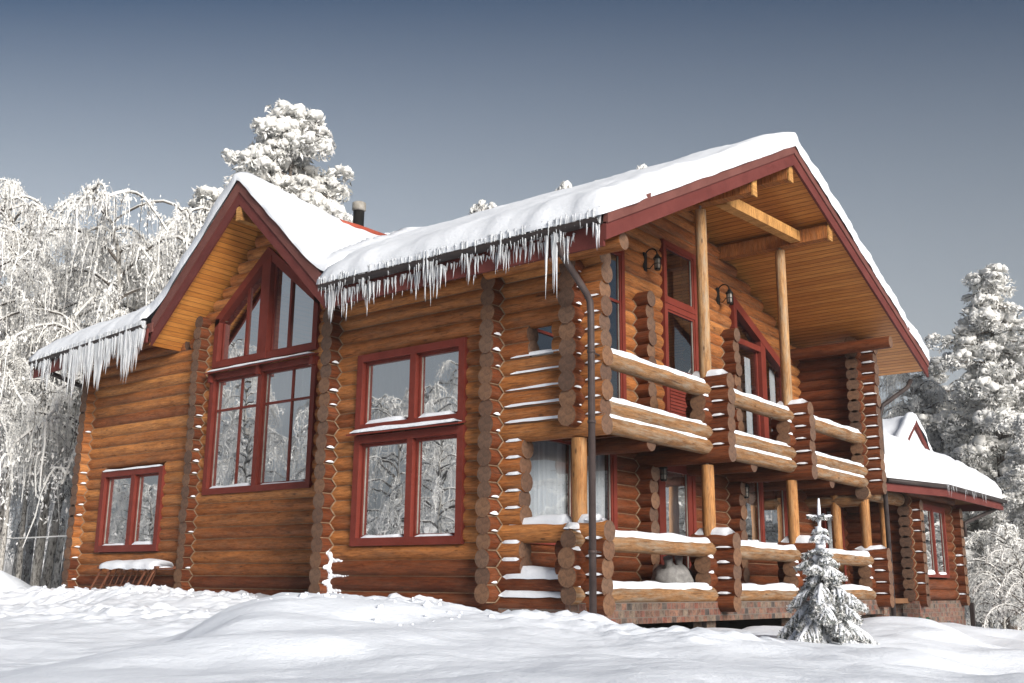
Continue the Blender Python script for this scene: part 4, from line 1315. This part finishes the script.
GZ = gz_arr(GX, GY)
far = np.clip((np.hypot(GX + 9, GY - 10) - 30) / 60, 0, 1)
GZ = GZ * (1 - far) + (0.1) * far
# mound of snow by the left trees
GZ += .72 * np.exp(-(((GX + 26.3) / 1.3) ** 2 + ((GY - 12.4) / 1.2) ** 2) ** 1.4)
fl_x = GX.ravel(); fl_y = GY.ravel(); fl_z = GZ.ravel().copy()
for i in range(len(fl_x)):
    x, y = float(fl_x[i]), float(fl_y[i])
    if abs(x + 10) > 40 or abs(y - 10) > 40: continue
    z = .07 * fbm(x * .55, y * .55, 1, 3) + .03 * fbm(x * .9, y * .9, 21, 2) + .016 * fbm(x * 2.6, y * 2.6, 5, 4)
    # churned snow along the facade and on the bank
    m_ = max(0, 1 - abs(y - (10.5 if x > -13.5 else 11.4)) / 1.9) if x < -7.6 else 0
    m2 = max(0, min(1, (y - 6.6) / 1.6)) * .75 if (x < -4.0 and y < 9.6) else 0
    a = max(m_, m2)
    c = noise.noise(Vector((x * 3.4, y * 3.4, 2))); c2 = noise.noise(Vector((x * 6.5, y * 6.5, 8)))
    z += a * (.15 * max(0, c) + .10 * max(0, c2) + .05 * abs(noise.noise(Vector((x * 1.9, y * 1.9, 12)))) + .05 * max(0, noise.noise(Vector((x * 11, y * 11, 3)))))
    fl_z[i] += z
nx, ny = len(gx), len(gy)
Vg = np.stack([fl_x, fl_y, fl_z], 1)
I = np.arange(nx * ny).reshape(nx, ny)
Fg = np.stack([I[:-1, :-1], I[1:, :-1], I[1:, 1:], I[:-1, 1:]], -1).reshape(-1, 4)
np_mesh('ground', Vg, Fg, M['ground'], smooth=True, kind='structure')
GZf = fl_z.reshape(nx, ny)
def gz(x, y):
    i = min(max(int(np.searchsorted(gx, x)) - 1, 0), nx - 2); j = min(max(int(np.searchsorted(gy, y)) - 1, 0), ny - 2)
    return float(GZf[i, j])
# loose clods thrown up by shovelling
def ico(sub=1):
    import bmesh
    b = bmesh.new(); bmesh.ops.create_icosphere(b, subdivisions=sub, radius=1)
    V = np.array([v.co[:] for v in b.verts]); F = np.array([[v.index for v in f.verts] for f in b.faces]); b.free()
    return V, F
IV, IF = ico(1); IV2, IF2 = ico(2)
def blob(c, r, sq=.7, rough=.35, hi=False):
    V, F = (IV2, IF2) if hi else (IV, IF)
    s = random.random() * 99
    k = np.array([1 + rough * noise.noise(Vector((v[0] * 1.7 + s, v[1] * 1.7, v[2] * 1.7))) for v in V])
    return V * k[:, None] * np.array([r, r, r * sq]) + np.array(c), F
def merge(parts):
    Vs, Fs, o = [], [], 0
    for V, F in parts: Vs.append(V); Fs.append(F + o); o += len(V)
    return np.concatenate(Vs), np.concatenate(Fs)
pp = []
for i in range(420):
    if random.random() < .75:
        x = random.uniform(-22, -8.6); y = random.gauss(10.7 if x > -13 else 11.6, .45)
    else: x = random.uniform(-9.5, -6); y = random.uniform(6.2, 9)
    r = .012 + .035 * random.random() ** 3
    pp.append(blob((x, y, gz(x, y) + r * .05), r, .8, .95, True))
V, F = merge(pp); o = np_mesh('snow_clods', V, F, M['ground'], smooth=True, kind='stuff')
o['label'] = 'loose clods of shovelled snow along the front wall'; o['category'] = 'snow'

# ------------------------------------------------------------------ trees
def tubes_np(paths, n=3):
    """paths: list of (pts (k,3), radii (k))"""
    Vs, Fs, o = [], [], 0
    for pts, rad in paths:
        pts = np.asarray(pts); k = len(pts)
        t = np.gradient(pts, axis=0); t /= np.linalg.norm(t, axis=1)[:, None] + 1e-9
        ref = np.array([.31, .95, .05]) if abs(t[0][1]) < .8 else np.array([1, 0, 0])
        e1 = np.cross(t, ref); e1 /= np.linalg.norm(e1, axis=1)[:, None] + 1e-9
        e2 = np.cross(t, e1)
        th = np.arange(n) * 2 * pi / n
        ring = pts[:, None, :] + (e1[:, None, :] * np.cos(th)[None, :, None] + e2[:, None, :] * np.sin(th)[None, :, None]) * np.asarray(rad)[:, None, None]
        Vs.append(ring.reshape(-1, 3))
        I = np.arange(k * n).reshape(k, n) + o; J = np.roll(I, -1, 1)
        Fs.append(np.stack([I[:-1], J[:-1], J[1:], I[1:]], -1).reshape(-1, 4)); o += k * n
    return np.concatenate(Vs), np.concatenate(Fs)
def flakes(P_, size, stretch=1.0, hang=0.):
    """random small quads at points"""
    n = len(P_)
    a = rng.normal(size=(n, 3)); a[:, 2] = a[:, 2] * (1 + 3 * hang); a /= np.linalg.norm(a, axis=1)[:, None]
    b = rng.normal(size=(n, 3)); b -= a * (a * b).sum(1)[:, None]; b /= np.linalg.norm(b, axis=1)[:, None]
    s = (size * (.5 + rng.random(n)))[:, None]
    V = np.stack([P_ - a * s * stretch, P_ + b * s * .5, P_ + a * s * stretch, P_ - b * s * .5], 1).reshape(-1, 3)
    return V, np.arange(n * 4).reshape(n, 4)

TOP = {}
def make_birch(H, seed, nl=46, spread=1.0, droop=1.0, full=1.0, trunk_r=.13, low=.28, bow=1.0):
    r_ = np.random.default_rng(seed)
    t = thing('birch_tree', 'x', 'tree', (0, 0, 0))
    k = 16; tz = np.linspace(0, 1, k)
    bx = .5 * np.sin(tz * 2.2 + seed) * tz * .9; by = .5 * np.cos(tz * 1.7 + seed * 2) * tz - .5 * np.cos(seed * 2) * tz
    tip = np.clip((tz - .72) / .28, 0, 1)
    bx = bx + bow * .13 * H * tip ** 1.7 * cos(seed); by = by + bow * .13 * H * tip ** 1.7 * sin(seed)
    trunk = np.stack([bx, by, H * (tz - .09 * bow * tip ** 2.4)], 1); tr = trunk_r * (1 - .93 * tz) + .008
    V, F = tubes_np([(trunk, tr)], 8)
    np_mesh('trunk', V, F, M['birchbark'], smooth=True, parent=t)
    limbs, fine, heavy, fl = [], [], [], []
    for i in range(nl):
        f = low + (1 - low) * (i + r_.random()) / nl
        p0 = np.array([np.interp(f, tz, trunk[:, c]) for c in range(3)])
        az = i * 2.4 + r_.normal() * .5
        L = H * (.27 * (1 - f) ** .8 + .09) * r_.uniform(.5, 1.35) * spread
        rise = r_.uniform(.45, 1.25)
        m_ = 9; sv = np.linspace(0, 1, m_)
        hx = L * sv; hz = L * (rise * sv - (rise + .45 * droop) * .8 * sv ** 2.4)
        wig = np.cumsum(r_.normal(size=(m_, 2)) * .035 * L, 0) * sv[:, None]
        pts = p0 + np.stack([np.cos(az) * hx + wig[:, 0], np.sin(az) * hx + wig[:, 1], hz], 1)
        r0 = trunk_r * .34 * (1 - f) + .012
        limbs.append((pts, r0 * (1 - sv) + .010))
        up3 = np.array([0, 0, .02])
        heavy.append((pts[1:] + up3, (.022 + .02 * r_.random(m_ - 1)) * (1 - .3 * sv[1:])))
        nt_ = int((8 + 19 * L / 2.2) * full)
        for j in range(nt_):
            q = .12 + .88 * r_.random() ** .75
            a = np.array([np.interp(q, sv, pts[:, c]) for c in range(3)])
            tl = r_.uniform(.25, 1.2) * (.45 + .5 * L / 2) * droop * H / 10
            az2 = az + r_.normal() * .9
            out = r_.uniform(.05, .5) * tl
            ss = np.linspace(0, 1, 6)
            tw = a + np.stack([np.cos(az2) * out * ss ** .6, np.sin(az2) * out * ss ** .6, .14 * tl * np.sin(ss * pi) - tl * ss ** 1.5], 1)
            tw += r_.normal(size=tw.shape) * .025 * ss[:, None]
            if r_.random() < .10 + .25 * f:
                heavy.append((tw, r_.uniform(.013, .030) * (.5 + .8 * r_.random(6)) * (1.0 - .65 * ss)))
            else:
                fine.append((tw, np.full(6, 1) * r_.uniform(.006, .012) * (1 - .6 * ss)))
            nf = int(10 + tl * 22)
            qq = r_.random(nf)
            fl.append(np.stack([np.interp(qq, ss, tw[:, c]) for c in range(3)], 1) + r_.normal(size=(nf, 3)) * .05)
    V1, F1 = tubes_np(limbs, 4); V2, F2 = tubes_np(fine, 3); V4, F4 = tubes_np(heavy, 4)
    fl = np.concatenate(fl)
    V3, F3 = flakes(fl, .027, 1.4, .5)
    V = np.concatenate([V1, V2, V4, V3]); n1, n2, n4 = len(V1), len(V2), len(V4)
    F = np.concatenate([F1, F2 + n1, F4 + n1 + n2, F3 + n1 + n2 + n4])
    pick = np.repeat(r_.random(len(fine)) < .26, 15)
    mi = np.concatenate([np.zeros(len(F1)), np.where(pick, 0, 2), np.full(len(F4), 1), np.where(rng.random(len(F3)) < .25, 2, 1)])
    np_mesh('crown', V, F, [M['twig'], M['frost'], M['frostgrey']], mi=mi, parent=t)
    TOP[t.name] = float(V[:, 2].max())
    return t

def puffs(C_, Rr, Sq, r_):
    """many small lumps of snow as one vertex/face array"""
    C_ = np.asarray(C_); Rr = np.asarray(Rr); n = len(C_)
    jit = 1 + .22 * r_.normal(size=(n, len(IV2), 1))
    off = IV2[None] * jit * Rr[:, None, None]; off[:, :, 2] *= np.asarray(Sq)[:, None]
    V = (C_[:, None, :] + off).reshape(-1, 3)
    F = (IF2[None] + (np.arange(n) * len(IV2))[:, None, None]).reshape(-1, 3)
    return V, F
def make_pine(H, seed, base=.2, wid=.24, clump=.30, dens=1.0, snow=.6, whorl=.42, gap=.15, tip=.12, power=.75):
    r_ = np.random.default_rng(seed)
    t = thing('pine_tree', 'x', 'tree', (0, 0, 0))
    tz = np.linspace(0, 1, 10)
    trunk = np.stack([.12 * np.sin(tz * 3 + seed), .12 * np.cos(tz * 2 + seed), tz * H * .955], 1)
    V, F = tubes_np([(trunk, .016 * H * (1 - .95 * tz) + .02)], 8); np_mesh('trunk', V, F, M['pinebark'], smooth=True, parent=t)
    br, npts, pc, pr, ps = [], [], [], [], []
    z = H * base
    while z < H * .985:
        f = z / H; n = r_.integers(4, 7)
        env = H * wid * ((1 - f) ** power) * (1 + .28 * np.sin(z * 1.5 + seed)) + tip * H * .1
        a0 = r_.random() * 6
        for j in range(n):
            if r_.random() < gap: continue
            az = a0 + j * 2 * pi / n + r_.normal() * .3
            L = env * r_.uniform(.45, 1.25)
            s_ = np.linspace(0, 1, 6)
            up_ = r_.uniform(-.25, .22)
            pts = np.stack([np.cos(az) * L * s_, np.sin(az) * L * s_, z + L * (up_ * s_ - .25 * s_ ** 2 + .08 * s_ ** 5)], 1)
            br.append((pts, .03 * L / 2 * (1 - s_) + .014))
            m_ = max(1, int(L / (clump * 1.0) * dens))
            for q in range(m_):
                u = .3 + .7 * (q + r_.random()) / m_
                c = np.array([np.interp(u, s_, pts[:, k]) for k in range(3)])
                for e in range(r_.integers(1, 3)):
                    cc = c + r_.normal(size=3) * np.array([.7, .7, .35]) * clump * .6
                    rr = clump * r_.uniform(.55, 1.1) * (1.1 - .35 * u)
                    if r_.random() < snow:
                        nb = r_.integers(8, 15)
                        d = r_.normal(size=(nb, 3)); d /= np.linalg.norm(d, axis=1)[:, None]; d[:, 2] = np.abs(d[:, 2]) * .9 - .15
                        for dd in d:
                            pc.append(cc + dd * rr * np.array([.8, .8, .55])); pr.append(rr * (.16 + .36 * r_.random() ** 1.6)); ps.append(r_.uniform(.65, .95))
                    nn = int(80 * (rr / .3) ** 1.3)
                    d = r_.normal(size=(nn, 3)); d /= np.linalg.norm(d, axis=1)[:, None]
                    npts.append(cc + d * rr * (.85 + .35 * r_.random((nn, 1))) * np.array([1, 1, .7]) - np.array([0, 0, rr * .18]))
        z += whorl * r_.uniform(.7, 1.25) * (1.1 - .4 * f)
    V1, F1 = tubes_np(br, 4)
    NP = np.concatenate(npts); V3, F3 = flakes(NP, .036 * (clump / .3), 1.6)
    V = np.concatenate([V1, V3]); F = np.concatenate([F1, F3 + len(V1)])
    fz = rng.random(len(F3))
    mi = np.concatenate([np.full(len(F1), 2), np.where(fz < .13, 0, np.where(fz < .74, 1, 3))])
    o = np_mesh('crown', V, F, [M['needle'], M['frost'], M['pinebark'], M['frostgrey']], mi=mi, parent=t)
    V2, F2 = puffs(pc, pr, ps, r_); np_mesh('snow', V2, F2, M['frost'], smooth=True, parent=o, kind='stuff')
    TOP[t.name] = float(max(V[:, 2].max(), V2[:, 2].max()))
    return t

def copy_tree(o):
    r = o.copy(); COL.objects.link(r)
    for ch in o.children:
        c = ch.copy(); COL.objects.link(c); c.parent = r; c.matrix_parent_inverse = ch.matrix_parent_inverse.copy()
        for g in ch.children:
            d = g.copy(); COL.objects.link(d); d.parent = c; d.matrix_parent_inverse = g.matrix_parent_inverse.copy()
    return r
used = set()
def place(proto, x, y, s, rz, label, group, zoff=-.1, sx=None):
    o = proto if id(proto) not in used else copy_tree(proto)
    used.add(id(proto))
    o.location = (x, y, gz(x, y) + zoff); o.scale = (sx or s, sx or s, s); o.rotation_euler = (0, 0, rz)
    o['label'] = label; o['group'] = group; o['category'] = 'tree'
    return o
BI = [make_birch(9.5, 3, nl=44), make_birch(11, 8, nl=46, spread=.85), make_birch(8, 14, nl=36, spread=1.2, droop=1.25, bow=1.5), make_birch(12, 21, nl=34, spread=.75, low=.42, droop=1.1)]
GB = 'frosted birches left of the house'
def polar(u, d):
    """ground point on the bearing of column u, d metres away"""
    a = atan2((u - 512) / 1042.1, 1) + yaw
    return sin(a) * d, cos(a) * d
def grow(proto, x, y, top, rz, label, group, wide=1.0):
    """place a tree so that its crown ends at height top"""
    s = (top - gz(x, y) + .1) / TOP[PN[id(proto)]]
    return place(proto, x, y, s, rz, label, group, sx=s * wide)
PN = {}
for b_ in BI: PN[id(b_)] = b_.name
bl = [ # bearing, distance, kind, crown height, label
 (10, 33, 0, 13.2, 'tall frosted birch at the left edge, its weeping top bowing over'),
 (50, 34, 1, 12.1, 'frosted birch with a narrow pointed top above the left eave'),
 (108, 31, 2, 11.9, 'frosted birch with a rounded drooping top beyond the left eave'),
 (152, 33, 2, 13.0, 'frosted birch arching over close to the cross gable'),
 (-34, 31, 1, 12.2, 'frosted birch cut off by the left picture edge'),
 (0, 40, 3, 14.6, 'slim frosted birch behind the tall birch at the left edge'),
 (40, 42, 0, 13.2, 'broad frosted birch deep in the birch stand'),
 (78, 45, 3, 14.6, 'slim frosted birch behind the pointed-top birch'),
 (130, 48, 1, 16.4, 'tall frosted birch in the back row of the stand'),
 (180, 46, 0, 16.6, 'frosted birch half hidden by the cross gable'),
 (-10, 55, 2, 14.0, 'far frosted birch at the left end of the back row'),
 (30, 60, 1, 15.0, 'far frosted birch between the slim birches'),
 (70, 62, 0, 15.5, 'far frosted birch low behind the house corner'),
 (110, 64, 2, 17.0, 'far frosted birch behind the rounded drooping birch'),
 (14, 30, 3, 7.6, 'thin young birch with bare lower stem at the left edge'),
 (34, 33, 3, 8.0, 'thin young birch rising near the snow mound'),
 (88, 37, 1, 10.5, 'frosted birch filling the gap above the icicles of the left eave'),
 (60, 36, 2, 9.6, 'low frosted birch behind the left end of the roof'),
]
for i, (u, d, kk, tp, lab) in enumerate(bl):
    x, y = polar(u, d); grow(BI[kk], x, y, tp, i * 1.9, lab, GB)
# pale birch trunk right against the left corner
bt = make_birch(7.5, 33, nl=12, full=.5, spread=.5, trunk_r=.13, low=.6)
place(bt, -24.0, 14.0, 1, 0.2, 'white-barked birch standing close to the left corner of the log wall', GB)
# snow-laden pine behind the cross gable
GP = 'snow-laden pines around the house'
p1 = make_pine(16.2, 6, base=.5, wid=.46, clump=.52, snow=1.0, whorl=.44, gap=.2, tip=.42, power=1.2, dens=1.1); PN[id(p1)] = p1.name
x, y = polar(271, 33); grow(p1, x, y, 16.9, 1.1, 'big snow-laden pine rising behind the cross gable', GP)
p2 = make_pine(12, 9, base=.3, wid=.22, clump=.42, snow=.7, whorl=.5, tip=.5); PN[id(p2)] = p2.name
x, y = polar(186, 34); grow(p2, x, y, 13.6, 0, 'smaller darker pine left of the gable peak', GP)
p3 = make_pine(13, 17, base=.12, wid=.27, clump=.44, snow=.8, whorl=.46, tip=.4, power=.85); PN[id(p3)] = p3.name
x, y = polar(1004, 38); grow(p3, x, y, 12.1, 0, 'tall frosted pine at the right picture edge', GP)
for u, d, tp, lab in ((481, 42, 17.2, 'pine tip just showing over the main ridge nearest the chimney'), (565, 44, 18.9, 'pine tip showing over the middle of the main ridge'), (604, 45, 19.3, 'low pine tip showing over the ridge right of the middle one'), (654, 46, 20.45, 'pine tip showing over the ridge nearest the barge peak')):
    x, y = polar(u, d); grow(p3, x, y, tp, u * .1, lab, GP, wide=.5)
GR = 'frosted trees behind the annex'
rl = [(932, 40, 1, 9.9, 'bright frosted birch right of the balcony roof end'), (905, 52, 0, 10.4, 'frosted birch hidden mostly by the balcony column'), (962, 50, 2, 10.9, 'frosted birch between the roof end and the tall pine'), (1030, 46, 0, 11.0, 'frosted birch cut by the right picture edge'), (950, 64, 3, 12.6, 'far grey birch behind the bright frosted birch'), (1000, 66, 1, 13.0, 'far grey birch behind the tall right pine'), (880, 60, 1, 11.5, 'far frosted birch low above the annex roof')]
for i, (u, d, kk, tp, lab) in enumerate(rl):
    x, y = polar(u, d); grow(BI[kk], x, y, tp, i * 2.3 + 1, lab, GR)
for u, d, tp, rz, lab in ((936, 41, 9.7, .7, 'bright frosted pine showing just right of the balcony roof end'), (905, 44, 8.0, 2.6, 'frosted pine low above the annex dormer'), (1024, 44, 10.4, 4.0, 'frosted pine behind the tall pine at the right edge'), (960, 38, 6.6, 5.2, 'low frosted pine above the annex roof corner')):
    x, y = polar(u, d); grow(p3 if u != 905 else p2, x, y, tp, rz, lab, GR)
x, y = polar(966, 45); grow(p2, x, y, 8.4, 1.2, 'squat frosted pine low beside the tall right pine', GR)
x, y = polar(1034, 33); grow(p2, x, y, 6.2, 2.2, 'small frosted pine at the lower right edge', GR)
bu = make_birch(3.6, 41, nl=34, spread=1.9, droop=.9, trunk_r=.05, low=.08, bow=.3); PN[id(bu)] = bu.name
for u, d, tp, lab in ((990, 31, 3.0, 'rounded frosted bush right of the annex wall'), (1016, 29, 2.4, 'low frosted bush at the right picture edge'), (978, 36, 3.1, 'frosted bush behind the annex corner')):
    x, y = polar(u, d); o = grow(bu, x, y, tp, u, lab, 'frosted bushes beyond the annex'); o['category'] = 'bush'
# trees across the road, seen mirrored in the windows
GM = 'frosted trees across the yard'
for i, (x, y, kk, s) in enumerate(((-26, -6, 0, .95), (-31, -9, 2, 1.2), (-36, -7, 1, 1.05), (-41, -12, 0, 1.25), (-46, -10, 3, 1.2), (-52, -14, 1, 1.3), (-33, -16, 3, 1.1), (-22, -12, 2, 1.1), (-29, -18, 1, .9), (-43, -2.5, 2, .7), (-50, -6, 2, .8), (-58, -8, 0, .8))):
    place(BI[kk], x, y, s, i * 1.3, 'frosted birch across the yard, mirrored in the front windows', GM)
for i, (x, y, s) in enumerate(((4, 46, .8), (9, 52, .95), (14, 47, .8), (20, 58, 1.0), (1, 58, .9), (26, 52, .9))):
    place(p3, x, y, s * 1.1, i * 1.1, 'frosted pine off to the side, mirrored in the porch windows', GM)

# the far-off frosted wood that closes the view all round
r_ = np.random.default_rng(5); pc, pr, ps = [], [], []
for i in range(520):
    a = i / 520 * 2 * pi + r_.normal() * .01; d = r_.uniform(92, 150)
    x0, y0 = -10 + d * cos(a), 12 + d * sin(a); H = r_.uniform(7, 13); wd = r_.uniform(.13, .2) * H
    for q in range(16):
        f = q / 16 + r_.random() * .06; az = r_.random() * 6.3; rr = wd * (1 - f) ** .8 * r_.random()
        pc.append((x0 + rr * cos(az), y0 + rr * sin(az), .2 + H * (.05 + .93 * f))); pr.append(.12 * H * (1.05 - f) * r_.uniform(.6, 1.2) + .15); ps.append(1.15)
V, F = puffs(pc, pr, ps, r_)
o = np_mesh('far_wood', V, F, M['frostgrey'], kind='stuff'); o['label'] = 'far-off frosted wood closing the view behind the nearer trees'; o['category'] = 'wood'

# small spruce in front of the porch
def spruce():
    r_ = np.random.default_rng(77)
    t = thing('spruce_sapling', 'small snow-dusted spruce standing in front of the porch', 'tree', (0, 0, 0))
    H = 1.62
    V, F = tubes_np([(np.array([[0, 0, 0], [.01, 0, .6], [0, .01, 1.2], [.01, 0, H]]), [.03, .024, .014, .008])], 7)
    np_mesh('trunk', V, F, M['pinebark'], smooth=True, parent=t)
    br, sn, ndl, pc, pr = [], [], [], [], []
    def twig(a, az, L, e0, e1, thick, sw):
        """a twig that leaves at slope e0 and bends to slope e1 under its snow"""
        n = 6; q = np.linspace(0, 1, n); el = e0 + (e1 - e0) * q
        st = L / (n - 1); pts = [np.array(a, float)]
        for i in range(1, n): pts.append(pts[-1] + st * np.array([cos(az) * cos(el[i]), sin(az) * cos(el[i]), sin(el[i])]))
        pts = np.array(pts); br.append((pts, thick * (1 - .6 * q)))
        if sw > 0:
            rad = sw * (.55 + .75 * r_.random(n)) * np.array([.6, 1, 1.1, 1, .9, .35])
            sn.append((pts + np.array([0, 0, sw * .55]), rad))
        m = int(L * 420); qq = r_.random(m)
        P_ = np.stack([np.interp(qq, q, pts[:, k]) for k in range(3)], 1)
        ndl.append(P_ + r_.normal(size=P_.shape) * np.array([.013, .013, .011]) - np.array([0, 0, .010]))
        return pts, q
    z = .08
    while z < 1.12:
        f = z / 1.2; n = 8 if f < .4 else 6
        a0 = r_.random() * 6; Lb = .60 * (1 - f) ** .75 + .10
        for j in range(n):
            az = a0 + j * 2 * pi / n + r_.normal() * .45; L = Lb * r_.uniform(.5, 1.35)
            e0 = -.15 + .35 * f + r_.normal() * .1; e1 = -.95 + .35 * f + r_.normal() * .15
            pts, q = twig((0, 0, z), az, L, e0, e1, .007, .016 * r_.uniform(.6, 1.3))
            k = int(2 + L * 15)
            for m in range(k):
                u = .25 + .72 * m / k; c = [np.interp(u, q, pts[:, i]) for i in range(3)]
                for sg in (-1, 1):
                    l2 = L * (.46 * (1 - u) + .09) * r_.uniform(.7, 1.25)
                    twig(c, az + sg * r_.uniform(.45, .95), l2, e0 + (e1 - e0) * u - .1, e1 - .25, .004, .0135 * r_.uniform(.5, 1.4) if r_.random() < .8 else 0)
        z += .075 + .03 * f
    for zz, L, n in ((1.20, .15, 5), (1.27, .10, 4), (1.40, .19, 4)):
        a0 = r_.random() * 6
        for j in range(n):
            twig((0, 0, zz), a0 + j * 2 * pi / n, L * r_.uniform(.8, 1.2), .25 if zz > 1.35 else -.1, .1 if zz > 1.35 else -.6, .006, .019)
    for i in range(26):
        zz = r_.uniform(.75, 1.28); a = r_.random() * 6.3; rr = .11 * (1.35 - zz)
        pc.append((rr * cos(a), rr * sin(a), zz)); pr.append(r_.uniform(.022, .055))
    sn.append((np.array([[0, 0, 1.28], [.004, 0, 1.4], [.006, .002, 1.52], [.01, 0, 1.63]]), [.018, .022, .020, .010]))
    V1, F1 = tubes_np(br, 4)
    NP = np.concatenate(ndl); V3, F3 = flakes(NP, .012, 1.9)
    V = np.concatenate([V1, V3]); F = np.concatenate([F1, F3 + len(V1)])
    fz = rng.random(len(F3))
    mi = np.concatenate([np.full(len(F1), 2), np.where(fz < .40, 0, np.where(fz < .74, 1, 3))])
    o = np_mesh('needles', V, F, [M['needle_g'], M['frost'], M['pinebark'], M['frostgrey']], mi=mi, parent=t)
    V2, F2 = tubes_np(sn, 6)
    np_mesh('snow', V2, F2, M['snow'], smooth=True, parent=o, kind='stuff')
    V4, F4 = puffs(pc, pr, [.75] * len(pc), r_); np_mesh('snow', V4, F4, M['snow'], smooth=True, parent=o, kind='stuff')
    t.location = (-4.72, 11.75, gz(-4.72, 11.75) - .05)
    t.scale = (1.0, 1.0, 1.0)
spruce()

# thin frosty haze in the air round the whole place
mb = MB(); mb.box((-420, -420, -4), (420, 420, 25)); hz = mb.build('haze', [], None, kind='stuff')
hm = bpy.data.materials.new('thin_haze'); hm.use_nodes = True
hn = hm.node_tree; hn.nodes.remove(hn.nodes['Principled BSDF'])
pv = hn.nodes.new('ShaderNodeVolumePrincipled'); pv.inputs['Color'].default_value = (.93, .96, 1, 1); pv.inputs['Density'].default_value = .0007
pv.inputs['Anisotropy'].default_value = .0
hn.links.new(pv.outputs[0], hn.nodes['Material Output'].inputs['Volume'])
hz.data.materials.append(hm)

# added volume boxes that brighten the low sky and its window reflections
cm = bpy.data.materials.new('sky_brightener_volume'); cm.use_nodes = True
cn = cm.node_tree; cn.nodes.remove(cn.nodes['Principled BSDF'])
pv = cn.nodes.new('ShaderNodeVolumePrincipled'); pv.inputs['Color'].default_value = (.84, .92, 1, 1); pv.inputs['Density'].default_value = .0058; pv.inputs['Anisotropy'].default_value = -.32
cn.links.new(pv.outputs[0], cn.nodes['Material Output'].inputs['Volume'])
for d0, d1, top, lab in ((125, 520, 78, 'added volume that brightens the low sky behind the house and trees'),):
    mb = MB(); mb.box((-700, d0, 26), (700, d1, top)); cl = mb.build('sky_brightener', cm, None, kind='stuff')
    cl['label'] = lab; cl['category'] = 'sky_brightener'; cl['group'] = 'added sky brighteners'
    cl.rotation_euler = (0, 0, radians(36))
mb = MB(); mb.box((-700, -480, 26), (700, -130, 80)); cl = mb.build('sky_brightener', cm, None, kind='stuff')  # unseen box behind the camera, added to brighten the window reflections
cl['label'] = 'added unseen volume that brightens the sky mirrored in the front windows'; cl['category'] = 'sky_brightener'; cl['group'] = 'added sky brighteners'
cl.rotation_euler = (0, 0, radians(-40))

# wire and fence boards
mb = MB(); pts = []
for i in range(21):
    s = i / 20; pts.append((-44 + 21.7 * s, 16.0 - 3.2 * s, 3.1 - .9 * s - .25 * sin(pi * s)))
mb.tube(pts, .018, 5); o = mb.build('wire', M['frost']); tag(o, 'thin frosted wire strung from the birches to the house corner', 'wire')
t = thing('board_fence', 'low brown board fence poking from the snow at the lower right edge', 'fence', (-3, 27, 0))
mb = MB(); mb.bar((-4.6, 29.5, .1), (-1.0, 26.3, .05), .06, .22); mb.build('board', M['log_dark'], t)
for q in (.05, .5, .95):
    mb = MB(); x = -4.6 + 3.6 * q; y = 29.5 - 3.2 * q; mb.box((x - .06, y - .06, -.6), (x + .06, y + .06, .25)); mb.build('fence_post', M['log_dark'], t)
